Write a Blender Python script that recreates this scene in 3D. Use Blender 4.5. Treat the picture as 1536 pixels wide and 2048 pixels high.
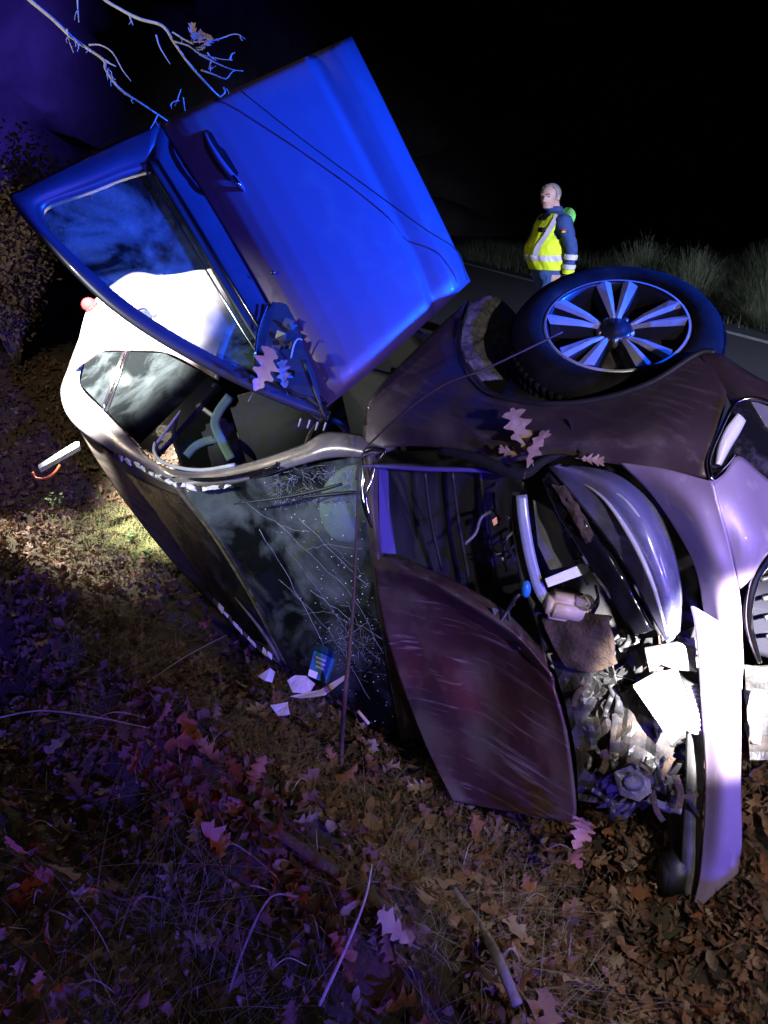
import bpy, bmesh, math, random
from mathutils import Vector, Matrix, noise
from math import sin, cos, pi, radians
random.seed(7)
scene = bpy.context.scene
for o in list(bpy.data.objects):
    bpy.data.objects.remove(o)

# ------------------------------------------------------------------ camera, world, lamps, exposure
CAMZ, PITCH, FPX = 1.5, radians(21.4), 1540.0
cam_data = bpy.data.cameras.new('camera')
cam = bpy.data.objects.new('camera', cam_data)
scene.collection.objects.link(cam)
cam.location = (0, 0, CAMZ)
cam.rotation_euler = (pi / 2 - PITCH, 0, 0)
cam_data.sensor_fit = 'VERTICAL'
cam_data.sensor_height = 36.0
cam_data.lens = 36.0 * FPX / 2048.0
cam_data.clip_start, cam_data.clip_end = 0.05, 900
scene.camera = cam

world = bpy.data.worlds.new('World')
scene.world = world
world.use_nodes = True
bg = world.node_tree.nodes['Background']
bg.inputs[0].default_value = (0.0005, 0.0004, 0.0016, 1)
bg.inputs[1].default_value = 1.0

scene.view_settings.view_transform = 'Standard'
scene.view_settings.look = 'None'
scene.view_settings.exposure = 0.0
scene.view_settings.gamma = 1.0
scene.cycles.sample_clamp_indirect = 4.0
scene.cycles.max_bounces = 8
scene.cycles.transparent_max_bounces = 16


def lamp(name, typ, loc, aim, energy, color, size=0.05, cone=60, blend=0.6):
    d = bpy.data.lights.new(name, typ)
    d.energy = energy
    d.color = color
    d.shadow_soft_size = size
    if typ == 'SPOT':
        d.spot_size = radians(cone)
        d.spot_blend = blend
    o = bpy.data.objects.new(name, d)
    scene.collection.objects.link(o)
    o.location = loc
    o.rotation_euler = (Vector(aim) - Vector(loc)).to_track_quat('-Z', 'Y').to_euler()
    return o


# night scene: rescuers' beacons and hand torches, plus added fill lamps
lamp('blue_beacon', 'SPOT', (6.5, 1.0, 2.5), (0.66, 3.0, 1.60), 24000, (0.004, 0.075, 1.0), 0.10, 18, 1.0)
lamp('blue_beacon_glow', 'SPOT', (4.2, -6.0, 1.9), (-0.4, 2.1, -0.6), 5600, (0.10, 0.06, 1.0), 0.12, 37, 1.0)
lamp('backdrop_fill', 'SPOT', (-8.0, -6.0, 3.0), (-11.0, 20.0, 5.0), 60000, (0.09, 0.05, 1.0), 0.15, 27, 1.0)  # added lamp, lights the backdrop for the upper-left glow
lamp('rescue_floodlight', 'SPOT', (-2.3, 2.2, 3.2), (-1.60, 4.65, 0.85), 30000, (1.0, 0.99, 0.96), 0.05, 27, 1.0)
lamp('torch_left', 'SPOT', (-2.6, 1.5, 1.5), (-0.62, 3.25, 0.55), 480, (0.92, 1.0, 0.92), 0.05, 36, 1.0)
lamp('branch_fill', 'SPOT', (-2.6, 1.5, 1.7), (-1.0, 3.1, 2.28), 300, (1.0, 1.0, 0.86), 0.03, 24, 1.0)  # added lamp to whiten the overhanging branches
lamp('ground_patch_fill', 'SPOT', (-3.1, 6.6, 1.9), (-2.5, 5.0, -0.5), 2600, (1.0, 0.93, 0.82), 0.04, 34, 1.0)  # added lamp for the bright patch of ground at left
lamp('rear_left_fill', 'POINT', (-3.3, 5.6, 1.9), (0, 4, 0), 80, (1.0, 0.85, 0.62), 0.05)  # added fill for the bush and ground behind left
lamp('torch_front', 'SPOT', (1.12, 0.05, 1.5), (1.03, 1.88, 0.27), 16000, (1.0, 0.96, 0.97), 0.02, 16, 1.0)
lamp('torch_front_spill', 'SPOT', (1.12, 0.05, 1.5), (0.92, 2.0, 0.26), 200, (1.0, 0.92, 0.92), 0.03, 70, 1.0)
lamp('camera_fill', 'POINT', (0.06, -0.04, 1.52), (0, 2, 0), 11, (1.0, 0.93, 0.85), 0.01)  # added weak neutral fill at the camera, browns the foreground
lamp('road_fill', 'SPOT', (6.0, -2.0, 2.4), (3.1, 9.1, 0.8), 11000, (0.58, 0.64, 1.0), 0.1, 36, 1.0)  # added fill for the road, verge and standing man
lamp('red_lamp', 'SPOT', (-3.4, -1.4, 1.0), (-1.2, 1.0, -0.4), 150, (1.0, 0.06, 0.03), 0.08, 30, 1.0).data.specular_factor = 0.0  # weak red lamp added to tint the lower-left leaves

# ------------------------------------------------------------------ geometry helpers
ST, CT = sin(PITCH), cos(PITCH)


def P(px, py, d):
    """point of the place seen at photo position px,py, d metres in front of the camera"""
    x, y = (px - 768) / FPX * d, (py - 1024) / FPX * d
    return Vector((x, -ST * y + CT * d, -CT * y - ST * d + CAMZ))


CARX = Vector((0.496, -0.868, 0.037)).normalized()
CARY = Vector((-0.196, -0.070, 0.978))
CARY = (CARY - CARX * CARY.dot(CARX)).normalized()
CARZ = CARX.cross(CARY)
CAR0 = P(1165, 679, 2.66)
CAMP = Vector((0, 0, CAMZ))


def CAR(x, y, z):
    return CAR0 + CARX * x + CARY * y + CARZ * z


class DPlane:
    """depth of a flat panel from a few measured points (1/d is linear over the picture)"""
    def __init__(s, *pts):
        A = Matrix(((0, 0, 0),) * 3)
        b = Vector((0, 0, 0))
        for px, py, d in pts:
            r = Vector((1, px / 1000, py / 1000))
            for i in range(3):
                for j in range(3):
                    A[i][j] += r[i] * r[j]
                b[i] += r[i] / d
        s.c = A.inverted() @ b

    def __call__(s, px, py, off=0.0):
        return 1.0 / (s.c[0] + s.c[1] * px / 1000 + s.c[2] * py / 1000) - off

    def pt(s, px, py, off=0.0):
        return P(px, py, s(px, py, off))


def cr(p, t):
    """Catmull-Rom through list p (tuples), t in 0..1"""
    n = len(p) - 1
    f = min(max(t, 0.0), 1.0) * n
    i = min(int(f), n - 1)
    f -= i
    p1, p2 = p[i], p[i + 1]
    p0 = p[i - 1] if i > 0 else tuple(2 * a - b for a, b in zip(p1, p2))
    p3 = p[i + 2] if i + 2 <= n else tuple(2 * b - a for a, b in zip(p1, p2))
    return tuple(0.5 * (2 * b + (c - a) * f + (2 * a - 5 * b + 4 * c - d) * f * f + (-a + 3 * b - 3 * c + d) * f ** 3)
                 for a, b, c, d in zip(p0, p1, p2, p3))


ROOTLOC = {}


def link(name, me, mat, parent=None, smooth=True):
    o = bpy.data.objects.new(name, me)
    scene.collection.objects.link(o)
    if parent is not None:
        o.parent = parent
        root = parent
        while root.parent is not None:
            root = root.parent
        me.transform(Matrix.Translation(-root.location))
    if mat is not None and not me.materials:
        for m in (mat if isinstance(mat, (list, tuple)) else [mat]):
            me.materials.append(m)
    if smooth:
        for p in me.polygons:
            p.use_smooth = True
    return o


def tag(o, label, cat, group=None, kind=None):
    if label:
        o['label'] = label
    if cat:
        o['category'] = cat
    if group:
        o['group'] = group
    if kind:
        o['kind'] = kind
    return o


def thing(name, label, cat, loc=(0, 0, 0), group=None):
    o = bpy.data.objects.new(name, None)
    scene.collection.objects.link(o)
    o.location = loc
    o.empty_display_size = 0.1
    return tag(o, label, cat, group)


def mesh(name, v, f):
    me = bpy.data.meshes.new(name)
    me.from_pydata([tuple(a) for a in v], [], f)
    me.update()
    return me


def grid_shell(fn, nu, nv, thick, jitter=0.0):
    """closed thin shell over fn(u,v)->Vector, thickened away from the camera"""
    pts = [[fn(i / nu, j / nv) for i in range(nu + 1)] for j in range(nv + 1)]
    W = nu + 1
    front, back = [], []
    for j in range(nv + 1):
        for i in range(nu + 1):
            du = pts[j][min(i + 1, nu)] - pts[j][max(i - 1, 0)]
            dv = pts[min(j + 1, nv)][i] - pts[max(j - 1, 0)][i]
            n = du.cross(dv)
            n = n.normalized() if n.length > 1e-9 else Vector((0, 0, 1))
            if n.dot(CAMP - pts[j][i]) < 0:
                n = -n
            front.append(pts[j][i])
            back.append(pts[j][i] - n * thick)
    N = len(front)
    # winding check
    a, b, c = front[0], front[1], front[W]
    m = W * (nv // 2) + nu // 2
    a, b, c = front[m], front[m + 1], front[m + W]
    flip = (b - a).cross(c - a).dot(CAMP - a) < 0
    F = []
    for j in range(nv):
        for i in range(nu):
            q = (j * W + i, j * W + i + 1, (j + 1) * W + i + 1, (j + 1) * W + i)
            F.append(q[::-1] if flip else q)
            q2 = tuple(N + k for k in q)
            F.append(q2 if flip else q2[::-1])
    edge = [i for i in range(W)] + [j * W + nu for j in range(1, nv + 1)] + [nv * W + i for i in range(nu - 1, -1, -1)] + [j * W for j in range(nv - 1, 0, -1)]
    for k in range(len(edge)):
        p, q = edge[k], edge[(k + 1) % len(edge)]
        F.append((q, p, N + p, N + q) if not flip else (p, q, N + q, N + p))
    return front + back, F


def patch(name, rows, mat, parent, nu=24, nv=16, thick=0.006, dent=0.0, dscale=6.0, seed=0, bulge=0.0, flat=False):
    """sheet-metal style panel through a net of (px,py,depth) control points"""
    def fn(u, v):
        col = [cr(r, u) for r in rows]
        p = P(*cr(col, v)) if len(col) > 1 else P(*col[0])
        if dent:
            p = p + (CAMP - p).normalized() * dent * noise.noise(p * dscale + Vector((seed, seed * 2, 0)))
        if bulge:
            p = p + (CAMP - p).normalized() * bulge * 16 * u * (1 - u) * v * (1 - v)
        return p
    v, f = grid_shell(fn, nu, nv, thick)
    o = link(name, mesh(name, v, f), mat, parent, not flat)
    return o, fn


def plate(name, pts, thick, mat, parent=None, depth=None, bev=0.0, smooth=False):
    """flat-ish piece with a traced outline; pts (px,py[,d]); own thickness"""
    vs = [P(p[0], p[1], p[2] if len(p) > 2 else depth(p[0], p[1])) for p in pts]
    return plate3(name, vs, thick, mat, parent, bev, smooth)


def plate3(name, vs, thick, mat, parent=None, bev=0.0, smooth=False):
    n = Vector((0, 0, 0))
    for i in range(len(vs)):
        n += vs[i].cross(vs[(i + 1) % len(vs)])
    n.normalize()
    c = sum(vs, Vector((0, 0, 0))) / len(vs)
    if n.dot(CAMP - c) < 0:
        vs = vs[::-1]
        n = -n
    k = len(vs)
    V = list(vs) + [v - n * thick for v in vs]
    F = [tuple(range(k)), tuple(range(2 * k - 1, k - 1, -1))]
    for i in range(k):
        j = (i + 1) % k
        F.append((i, i + k, j + k, j))
    me = mesh(name, V, F)
    if bev > 0:
        bm = bmesh.new()
        bm.from_mesh(me)
        bmesh.ops.bevel(bm, geom=[e for e in bm.edges if len(e.link_faces) == 2 and (len(e.link_faces[0].verts) == k or len(e.link_faces[1].verts) == k)],
                        offset=bev, segments=2, affect='EDGES')
        bm.to_mesh(me)
        bm.free()
    return link(name, me, mat, parent, smooth)


def tube_data(pts, radii, sides=6, caps=True):
    V, F = [], []
    n = len(pts)
    if not isinstance(radii, (list, tuple)):
        radii = [radii] * n
    t0 = (pts[1] - pts[0]).normalized()
    ref = Vector((0, 0, 1)) if abs(t0.z) < 0.9 else Vector((1, 0, 0))
    u = t0.cross(ref).normalized()
    for i in range(n):
        t = (pts[min(i + 1, n - 1)] - pts[max(i - 1, 0)])
        t = t.normalized() if t.length > 1e-9 else t0
        u = (u - t * u.dot(t))
        u = u.normalized() if u.length > 1e-6 else t.orthogonal().normalized()
        w = t.cross(u)
        for k in range(sides):
            a = 2 * pi * k / sides
            V.append(pts[i] + (u * cos(a) + w * sin(a)) * radii[i])
    for i in range(n - 1):
        for k in range(sides):
            k2 = (k + 1) % sides
            F.append((i * sides + k, i * sides + k2, (i + 1) * sides + k2, (i + 1) * sides + k))
    if caps:
        F.append(tuple(range(sides - 1, -1, -1)))
        F.append(tuple((n - 1) * sides + k for k in range(sides)))
    return V, F


def merge(parts):
    V, F = [], []
    for v, f in parts:
        b = len(V)
        V += v
        F += [tuple(b + i for i in q) for q in f]
    return V, F


def smooth_line(pts, n):
    return [Vector(cr([tuple(p) for p in pts], i / n)) for i in range(n + 1)]


def tube(name, pts, r, mat, parent=None, n=None, sides=8):
    p = smooth_line(pts, n) if n else pts
    if isinstance(r, (tuple, list)):
        rr = [cr([(x,) for x in r], i / (len(p) - 1))[0] for i in range(len(p))]
    else:
        rr = r
    v, f = tube_data(p, rr, sides)
    return link(name, mesh(name, v, f), mat, parent)


def ptube(name, pts, r, mat, parent=None, n=24, sides=8):
    return tube(name, [P(*q) for q in pts], r, mat, parent, n, sides)


def box_data(c, ax, ay, az):
    V = [c + ax * i + ay * j + az * k for i in (-1, 1) for j in (-1, 1) for k in (-1, 1)]
    F = [(0, 1, 3, 2), (4, 6, 7, 5), (0, 4, 5, 1), (2, 3, 7, 6), (0, 2, 6, 4), (1, 5, 7, 3)]
    return V, F


def boxo(name, c, ax, ay, az, mat, parent=None, bev=0.0, seg=2):
    me = mesh(name, *box_data(c, ax, ay, az))
    bm = bmesh.new()
    bm.from_mesh(me)
    bmesh.ops.recalc_face_normals(bm, faces=bm.faces)
    if bev:
        bmesh.ops.bevel(bm, geom=list(bm.edges), offset=bev, segments=seg, affect='EDGES')
    bm.to_mesh(me)
    bm.free()
    return link(name, me, mat, parent, smooth=bev > 0.01)


def lathe_data(c, ax, prof, seg=48, u=None):
    """prof: list of (radius, along axis)"""
    ax = ax.normalized()
    u = u or ax.orthogonal().normalized()
    w = ax.cross(u)
    V, F = [], []
    for r, h in prof:
        for k in range(seg):
            a = 2 * pi * k / seg
            V.append(c + ax * h + (u * cos(a) + w * sin(a)) * r)
    for i in range(len(prof) - 1):
        for k in range(seg):
            k2 = (k + 1) % seg
            F.append((i * seg + k, i * seg + k2, (i + 1) * seg + k2, (i + 1) * seg + k))
    return V, F


def ellipsoid_data(c, rx, ry, rz, seg=20, rings=12, rot=None):
    V, F = [], []
    for i in range(rings + 1):
        t = pi * i / rings
        for k in range(seg):
            a = 2 * pi * k / seg
            p = Vector((rx * sin(t) * cos(a), ry * sin(t) * sin(a), rz * cos(t)))
            if rot:
                p = rot @ p
            V.append(c + p)
    for i in range(rings):
        for k in range(seg):
            k2 = (k + 1) % seg
            F.append((i * seg + k, (i + 1) * seg + k, (i + 1) * seg + k2, i * seg + k2))
    return V, F


# ------------------------------------------------------------------ materials
def M(name, col, col2=None, scale=8.0, rough=0.5, rough2=None, metal=0.0, coat=0.0, bump=0.0, bscale=30.0,
      dirt=None, streak=None, stretch=(1, 1, 1), detail=6.0, spec=0.5, emit=None, island=None, transl=0.0):
    m = bpy.data.materials.new(name)
    m.use_nodes = True
    nt = m.node_tree
    N, L = nt.nodes, nt.links
    b = N['Principled BSDF']
    b.inputs['Roughness'].default_value = rough
    b.inputs['Metallic'].default_value = metal
    b.inputs['Coat Weight'].default_value = coat
    b.inputs['Coat Roughness'].default_value = 0.06
    b.inputs['Specular IOR Level'].default_value = spec
    tc = N.new('ShaderNodeTexCoord')
    mp = N.new('ShaderNodeMapping')
    mp.inputs['Scale'].default_value = stretch
    L.new(tc.outputs['Object'], mp.inputs[0])

    def ns(sc, det=detail, vec=mp):
        t = N.new('ShaderNodeTexNoise')
        t.inputs['Scale'].default_value = sc
        t.inputs['Detail'].default_value = det
        t.inputs['Roughness'].default_value = 0.6
        L.new(vec.outputs[0], t.inputs['Vector'])
        return t

    def ramp(src, lo, hi):
        r = N.new('ShaderNodeMapRange')
        r.inputs[1].default_value = lo
        r.inputs[2].default_value = hi
        L.new(src, r.inputs[0])
        return r.outputs[0]

    def mix(fac, a, c):
        x = N.new('ShaderNodeMix')
        x.data_type = 'RGBA'
        if hasattr(fac, 'links'):
            L.new(fac, x.inputs[0])
        else:
            x.inputs[0].default_value = fac
        for s, val in ((x.inputs[6], a), (x.inputs[7], c)):
            if hasattr(val, 'links'):
                L.new(val, s)
            else:
                s.default_value = (*val, 1)
        return x.outputs[2]
    color = None
    rsock = None
    if island:
        g = N.new('ShaderNodeNewGeometry')
        rp = N.new('ShaderNodeValToRGB')
        el = rp.color_ramp.elements
        for i, c in enumerate(island):
            pos = i / (len(island) - 1)
            e = el[0] if i == 0 else (el[-1] if i == len(island) - 1 else el.new(pos))
            e.position = pos
            e.color = (*c, 1)
        L.new(g.outputs['Random Per Island'], rp.inputs[0])
        color = rp.outputs[0]
        t = ns(scale)
        hs = N.new('ShaderNodeHueSaturation')
        L.new(color, hs.inputs['Color'])
        L.new(ramp(t.outputs[0], 0.25, 0.75), hs.inputs['Value'])
        mr = hs.inputs['Value'].links[0].from_node
        mr.inputs[3].default_value = 0.45
        mr.inputs[4].default_value = 1.35
        color = hs.outputs[0]
    elif col2:
        t = ns(scale)
        color = mix(ramp(t.outputs[0], 0.35, 0.65), col, col2)
        if rough2 is not None:
            r = N.new('ShaderNodeMapRange')
            r.inputs[1].default_value, r.inputs[2].default_value = 0.35, 0.65
            r.inputs[3].default_value, r.inputs[4].default_value = rough, rough2
            L.new(t.outputs[0], r.inputs[0])
            rsock = r.outputs[0]
    else:
        b.inputs['Base Color'].default_value = (*col, 1)
    if streak:   # (colour, scale, lo, hi, stretch)
        mp2 = N.new('ShaderNodeMapping')
        mp2.vector_type = 'TEXTURE'
        mp2.inputs['Scale'].default_value = tuple(1.0 / q for q in streak[4])
        mp2.inputs['Rotation'].default_value = Matrix((CARX, CARY, CARZ)).transposed().to_euler()
        L.new(tc.outputs['Object'], mp2.inputs[0])
        t = ns(streak[1], 8.0, mp2)
        color = mix(ramp(t.outputs[0], streak[2], streak[3]), color if color is not None else col, streak[0])
    if dirt:     # (colour, scale, lo, hi)
        t = ns(dirt[1], 8.0)
        fac = ramp(t.outputs[0], dirt[2], dirt[3])
        color = mix(fac, color if color is not None else col, dirt[0])
        r = N.new('ShaderNodeMapRange')
        L.new(fac, r.inputs[0])
        if rsock is not None:
            L.new(rsock, r.inputs[3])
        else:
            r.inputs[3].default_value = rough
        r.inputs[4].default_value = 0.9
        rsock = r.outputs[0]
        if coat:
            c = N.new('ShaderNodeMapRange')
            L.new(fac, c.inputs[0])
            c.inputs[3].default_value, c.inputs[4].default_value = coat, 0.0
            L.new(c.outputs[0], b.inputs['Coat Weight'])
    if color is not None:
        L.new(color, b.inputs['Base Color'])
    if rsock is not None:
        L.new(rsock, b.inputs['Roughness'])
    if bump:
        t = ns(bscale, 8.0)
        bp = N.new('ShaderNodeBump')
        bp.inputs['Strength'].default_value = bump
        bp.inputs['Distance'].default_value = 0.02
        L.new(t.outputs[0], bp.inputs['Height'])
        L.new(bp.outputs[0], b.inputs['Normal'])
    if emit:
        b.inputs['Emission Color'].default_value = (*emit[0], 1)
        b.inputs['Emission Strength'].default_value = emit[1]
    if transl:
        out = N['Material Output']
        tr = N.new('ShaderNodeBsdfTranslucent')
        if color is not None:
            L.new(color, tr.inputs[0])
        else:
            tr.inputs[0].default_value = (*col, 1)
        ms = N.new('ShaderNodeMixShader')
        ms.inputs[0].default_value = transl
        L.new(b.outputs[0], ms.inputs[1])
        L.new(tr.outputs[0], ms.inputs[2])
        L.new(ms.outputs[0], out.inputs[0])
    return m


def glass(name, tint, dirtcol, dscale, lo, hi, maxd, stretch=(1, 1, 1), spec=0.12):
    """thin dirty pane: clear glass, a fresnel reflection, a film of dust and mud"""
    m = bpy.data.materials.new(name)
    m.use_nodes = True
    N, L = m.node_tree.nodes, m.node_tree.links
    N.remove(N['Principled BSDF'])
    out = N['Material Output']
    tr = N.new('ShaderNodeBsdfTransparent')
    tr.inputs[0].default_value = (*tint, 1)
    gl = N.new('ShaderNodeBsdfGlossy')
    gl.inputs['Roughness'].default_value = 0.04
    lw = N.new('ShaderNodeLayerWeight')
    lw.inputs[0].default_value = spec
    m1 = N.new('ShaderNodeMixShader')
    L.new(lw.outputs['Fresnel'], m1.inputs[0])
    L.new(tr.outputs[0], m1.inputs[1])
    L.new(gl.outputs[0], m1.inputs[2])
    tc = N.new('ShaderNodeTexCoord')
    mp = N.new('ShaderNodeMapping')
    mp.inputs['Scale'].default_value = stretch
    L.new(tc.outputs['Object'], mp.inputs[0])
    t = N.new('ShaderNodeTexNoise')
    t.inputs['Scale'].default_value = dscale
    t.inputs['Detail'].default_value = 9
    t.inputs['Roughness'].default_value = 0.62
    t.inputs['Distortion'].default_value = 0.6
    L.new(mp.outputs[0], t.inputs[0])
    r = N.new('ShaderNodeMapRange')
    r.inputs[1].default_value, r.inputs[2].default_value = lo, hi
    r.inputs[3].default_value, r.inputs[4].default_value = 0.015, maxd
    L.new(t.outputs[0], r.inputs[0])
    df = N.new('ShaderNodeBsdfDiffuse')
    df.inputs[0].default_value = (*dirtcol, 1)
    tl = N.new('ShaderNodeBsdfTranslucent')
    tl.inputs[0].default_value = (*dirtcol, 1)
    md = N.new('ShaderNodeMixShader')
    md.inputs[0].default_value = 0.4
    L.new(df.outputs[0], md.inputs[1])
    L.new(tl.outputs[0], md.inputs[2])
    m2 = N.new('ShaderNodeMixShader')
    L.new(r.outputs[0], m2.inputs[0])
    L.new(m1.outputs[0], m2.inputs[1])
    L.new(md.outputs[0], m2.inputs[2])
    L.new(m2.outputs[0], out.inputs[0])
    return m


MUD = (0.13, 0.09, 0.055)
paint = M('wine_paint', (0.075, 0.048, 0.058), (0.06, 0.038, 0.046), 3.0, rough=0.42, metal=0.3, coat=0.4,
          streak=((0.17, 0.14, 0.15), 3.0, 0.55, 0.8, (1.0, 8.0, 14.0)),
          dirt=((0.11, 0.085, 0.065), 4.0, 0.50, 0.72), bump=0.012, bscale=70)
paint_door = M('wine_paint_blue_lit', (0.12, 0.08, 0.125), rough=0.5, metal=0.25, coat=0.25, dirt=((0.12, 0.09, 0.09), 5.0, 0.56, 0.8))  # door copy of the wine paint, blue light tinted in
paint_hood = M('wine_paint_scraped', (0.085, 0.036, 0.04), (0.055, 0.026, 0.03), 3.0, rough=0.45, metal=0.3, coat=0.5,
               streak=((0.46, 0.38, 0.42), 2.2, 0.56, 0.82, (0.8, 26.0, 5.0)), dirt=((0.10, 0.075, 0.055), 3.6, 0.46, 0.62), bump=0.05, bscale=40)
paint_torchlit = M('wine_paint_torchlit', (0.29, 0.22, 0.34), rough=0.46, metal=0.25, coat=0.3, dirt=((0.27, 0.21, 0.26), 6.0, 0.58, 0.8),  # paler copy of the wine paint, torchlight put into the colour
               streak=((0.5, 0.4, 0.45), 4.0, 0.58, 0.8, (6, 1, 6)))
paint_floodlit = M('wine_paint_floodlit', (0.30, 0.22, 0.23), rough=0.4, metal=0.2, coat=0.5, dirt=((0.32, 0.27, 0.22), 4.0, 0.5, 0.75))  # paler copy of the wine paint, floodlight put into the colour
roof_mud = M('muddy_roof', (0.10, 0.075, 0.06), (0.2, 0.16, 0.11), 5.0, rough=0.55, rough2=0.9, bump=0.15, bscale=60,
             streak=((0.05, 0.04, 0.035), 3.0, 0.45, 0.65, (1, 8, 4)), detail=9)
rail_mat = M('pillar_paint_lit', (0.27, 0.24, 0.25), (0.19, 0.17, 0.17), 6.0, rough=0.3, metal=0.35, coat=0.6,  # body colour made pale for the light on it
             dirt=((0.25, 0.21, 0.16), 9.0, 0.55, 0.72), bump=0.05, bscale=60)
black = M('black_plastic', (0.012, 0.012, 0.014), (0.022, 0.021, 0.021), 12, rough=0.5, bump=0.08, bscale=120)
torn_dark = M('torn_dark_plastic', (0.022, 0.022, 0.023), (0.045, 0.042, 0.04), 20, rough=0.35, dirt=((0.05, 0.033, 0.022), 9, 0.5, 0.66), bump=0.3, bscale=50)
gloss_black = M('gloss_black', (0.008, 0.008, 0.011), rough=0.12, coat=0.5, dirt=((0.07, 0.06, 0.05), 7.0, 0.58, 0.8))
pano = M('roof_glass', (0.006, 0.006, 0.008), rough=0.25, dirt=((0.035, 0.03, 0.024), 6.0, 0.5, 0.8))
frame_black = M('frame_paint_belt_shade', (0.03, 0.028, 0.05), (0.022, 0.02, 0.036), 6, rough=0.4, coat=0.2)
cabin = M('cabin_trim', (0.010, 0.010, 0.011), rough=0.8)
rubber = M('rubber', (0.006, 0.006, 0.006), (0.014, 0.012, 0.011), 14, rough=0.9, spec=0.1, bump=0.1, bscale=90, dirt=((0.05, 0.04, 0.03), 5, 0.52, 0.8))
alloy = M('machined_alloy', (0.75, 0.74, 0.74), (0.5, 0.5, 0.5), 9, rough=0.28, rough2=0.5, metal=0.5)
alloy_dark = M('dark_alloy', (0.035, 0.036, 0.04), rough=0.35, metal=0.5, coat=0.3)
steel = M('brake_steel', (0.35, 0.33, 0.32), (0.2, 0.15, 0.12), 20, rough=0.4, metal=0.8)
grey_plastic = M('grey_plastic', (0.11, 0.11, 0.115), (0.06, 0.06, 0.06), 10, rough=0.45, dirt=(MUD, 9, 0.55, 0.75), bump=0.06, bscale=60)
pale_plastic = M('pale_plastic', (0.42, 0.43, 0.45), (0.34, 0.34, 0.34), 12, rough=0.4, dirt=((0.22, 0.16, 0.11), 12, 0.58, 0.8))
white_plastic = M('white_plastic', (0.8, 0.8, 0.8), (0.7, 0.7, 0.68), 14, rough=0.5)
tan_plastic = M('tan_reservoir', (0.62, 0.5, 0.36), (0.5, 0.38, 0.26), 12, rough=0.45)
blue_grey = M('blue_grey_metal', (0.33, 0.37, 0.44), (0.26, 0.29, 0.35), 14, rough=0.35, metal=0.4)
chrome = M('chrome', (0.75, 0.76, 0.8), rough=0.12, metal=1.0)
felt = M('arch_felt', (0.24, 0.23, 0.21), (0.12, 0.11, 0.10), 55, rough=0.95, bump=0.9, bscale=45)
mudmat = M('mud', (0.075, 0.046, 0.03), (0.035, 0.022, 0.015), 18, rough=0.95, bump=0.9, bscale=50)
lens = M('lens_violet_sheen', (0.17, 0.17, 0.34), rough=0.25, coat=1.0, metal=0.3, dirt=((0.13, 0.10, 0.09), 6, 0.56, 0.76),  # violet reflections of the beacon put into the lens colour
         streak=((0.35, 0.34, 0.44), 3, 0.5, 0.72, (1.2, 3, 9)))
airbag_m = M('airbag_cloth', (0.55, 0.6, 0.55), (0.46, 0.5, 0.46), 9, rough=0.85, bump=0.15, bscale=120)
belt_m = M('seat_belt', (0.05, 0.09, 0.065), rough=0.7)
red_m = M('red_lens', (0.6, 0.03, 0.03), rough=0.2, coat=1.0)
violet_m = M('bonnet_edge_violet_lit', (0.10, 0.08, 0.30), rough=0.4, coat=0.4)  # violet light put into the colour of the bonnet edge
blue_cap = M('blue_cap', (0.02, 0.18, 0.5), rough=0.4)
crack_m = M('glass_crack', (0.38, 0.42, 0.46), rough=0.3)
wind_glass = glass('windscreen_glass', (0.72, 0.78, 0.77), (0.36, 0.41, 0.42), 3.4, 0.46, 0.80, 0.5, (1, 1, 1), spec=0.06)
door_glass = glass('door_glass', (0.75, 0.83, 0.83), (0.24, 0.40, 0.42), 3.2, 0.42, 0.75, 0.55, (1, 1.0, 1.6), spec=0.06)  # dirt film, its backlit teal glow put into the colour
rear_glass = glass('rear_glass', (0.10, 0.11, 0.11), (0.34, 0.40, 0.42), 3.6, 0.45, 0.85, 0.22, (1, 1.2, 1), spec=0.2)
clear_plastic = glass('clear_plastic', (0.7, 0.7, 0.7), (0.5, 0.5, 0.5), 9.0, 0.4, 0.8, 0.5, spec=0.3)

LEAFCOL = [(0.075, 0.034, 0.017), (0.150, 0.079, 0.038), (0.098, 0.038, 0.021), (0.188, 0.112, 0.064), (0.064, 0.038, 0.022),
           (0.165, 0.068, 0.026), (0.225, 0.158, 0.105), (0.090, 0.053, 0.030)]
leaf_m = M('dead_leaf', LEAFCOL[0], island=LEAFCOL, scale=14, rough=0.7, bump=0.25, bscale=60, transl=0.15)
leaf_o = M('dead_leaf_single', (0.24, 0.135, 0.075), (0.15, 0.07, 0.038), 14, rough=0.65, bump=0.2, bscale=60, transl=0.15)
leaf_o2 = M('rust_leaf', (0.27, 0.115, 0.05), (0.18, 0.07, 0.03), 14, rough=0.65, bump=0.2, bscale=60, transl=0.15)
leaf_o3 = M('pale_leaf', (0.34, 0.25, 0.19), (0.24, 0.15, 0.10), 14, rough=0.65, bump=0.2, bscale=60, transl=0.15)
leaf_pale = M('pale_oak_leaf', (0.34, 0.24, 0.18), (0.20, 0.12, 0.08), 30, rough=0.6, transl=0.2)
soil = M('soil', (0.030, 0.021, 0.014), (0.065, 0.044, 0.028), 7, rough=0.95, bump=0.8, bscale=22, dirt=((0.045, 0.05, 0.02), 3.0, 0.5, 0.7))
backdrop_m = M('backdrop_slope', (0.05, 0.05, 0.045), (0.10, 0.09, 0.08), 0.9, rough=0.95, bump=0.6, bscale=2.0)
asphalt = M('asphalt', (0.045, 0.046, 0.05), (0.06, 0.06, 0.064), 6, rough=0.8, bump=0.3, bscale=160)
white_paint = M('road_paint', (0.6, 0.6, 0.58), (0.4, 0.4, 0.39), 9, rough=0.7)
bark = M('bark', (0.22, 0.19, 0.15), (0.12, 0.10, 0.08), 30, rough=0.85, bump=0.4, bscale=60)
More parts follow.
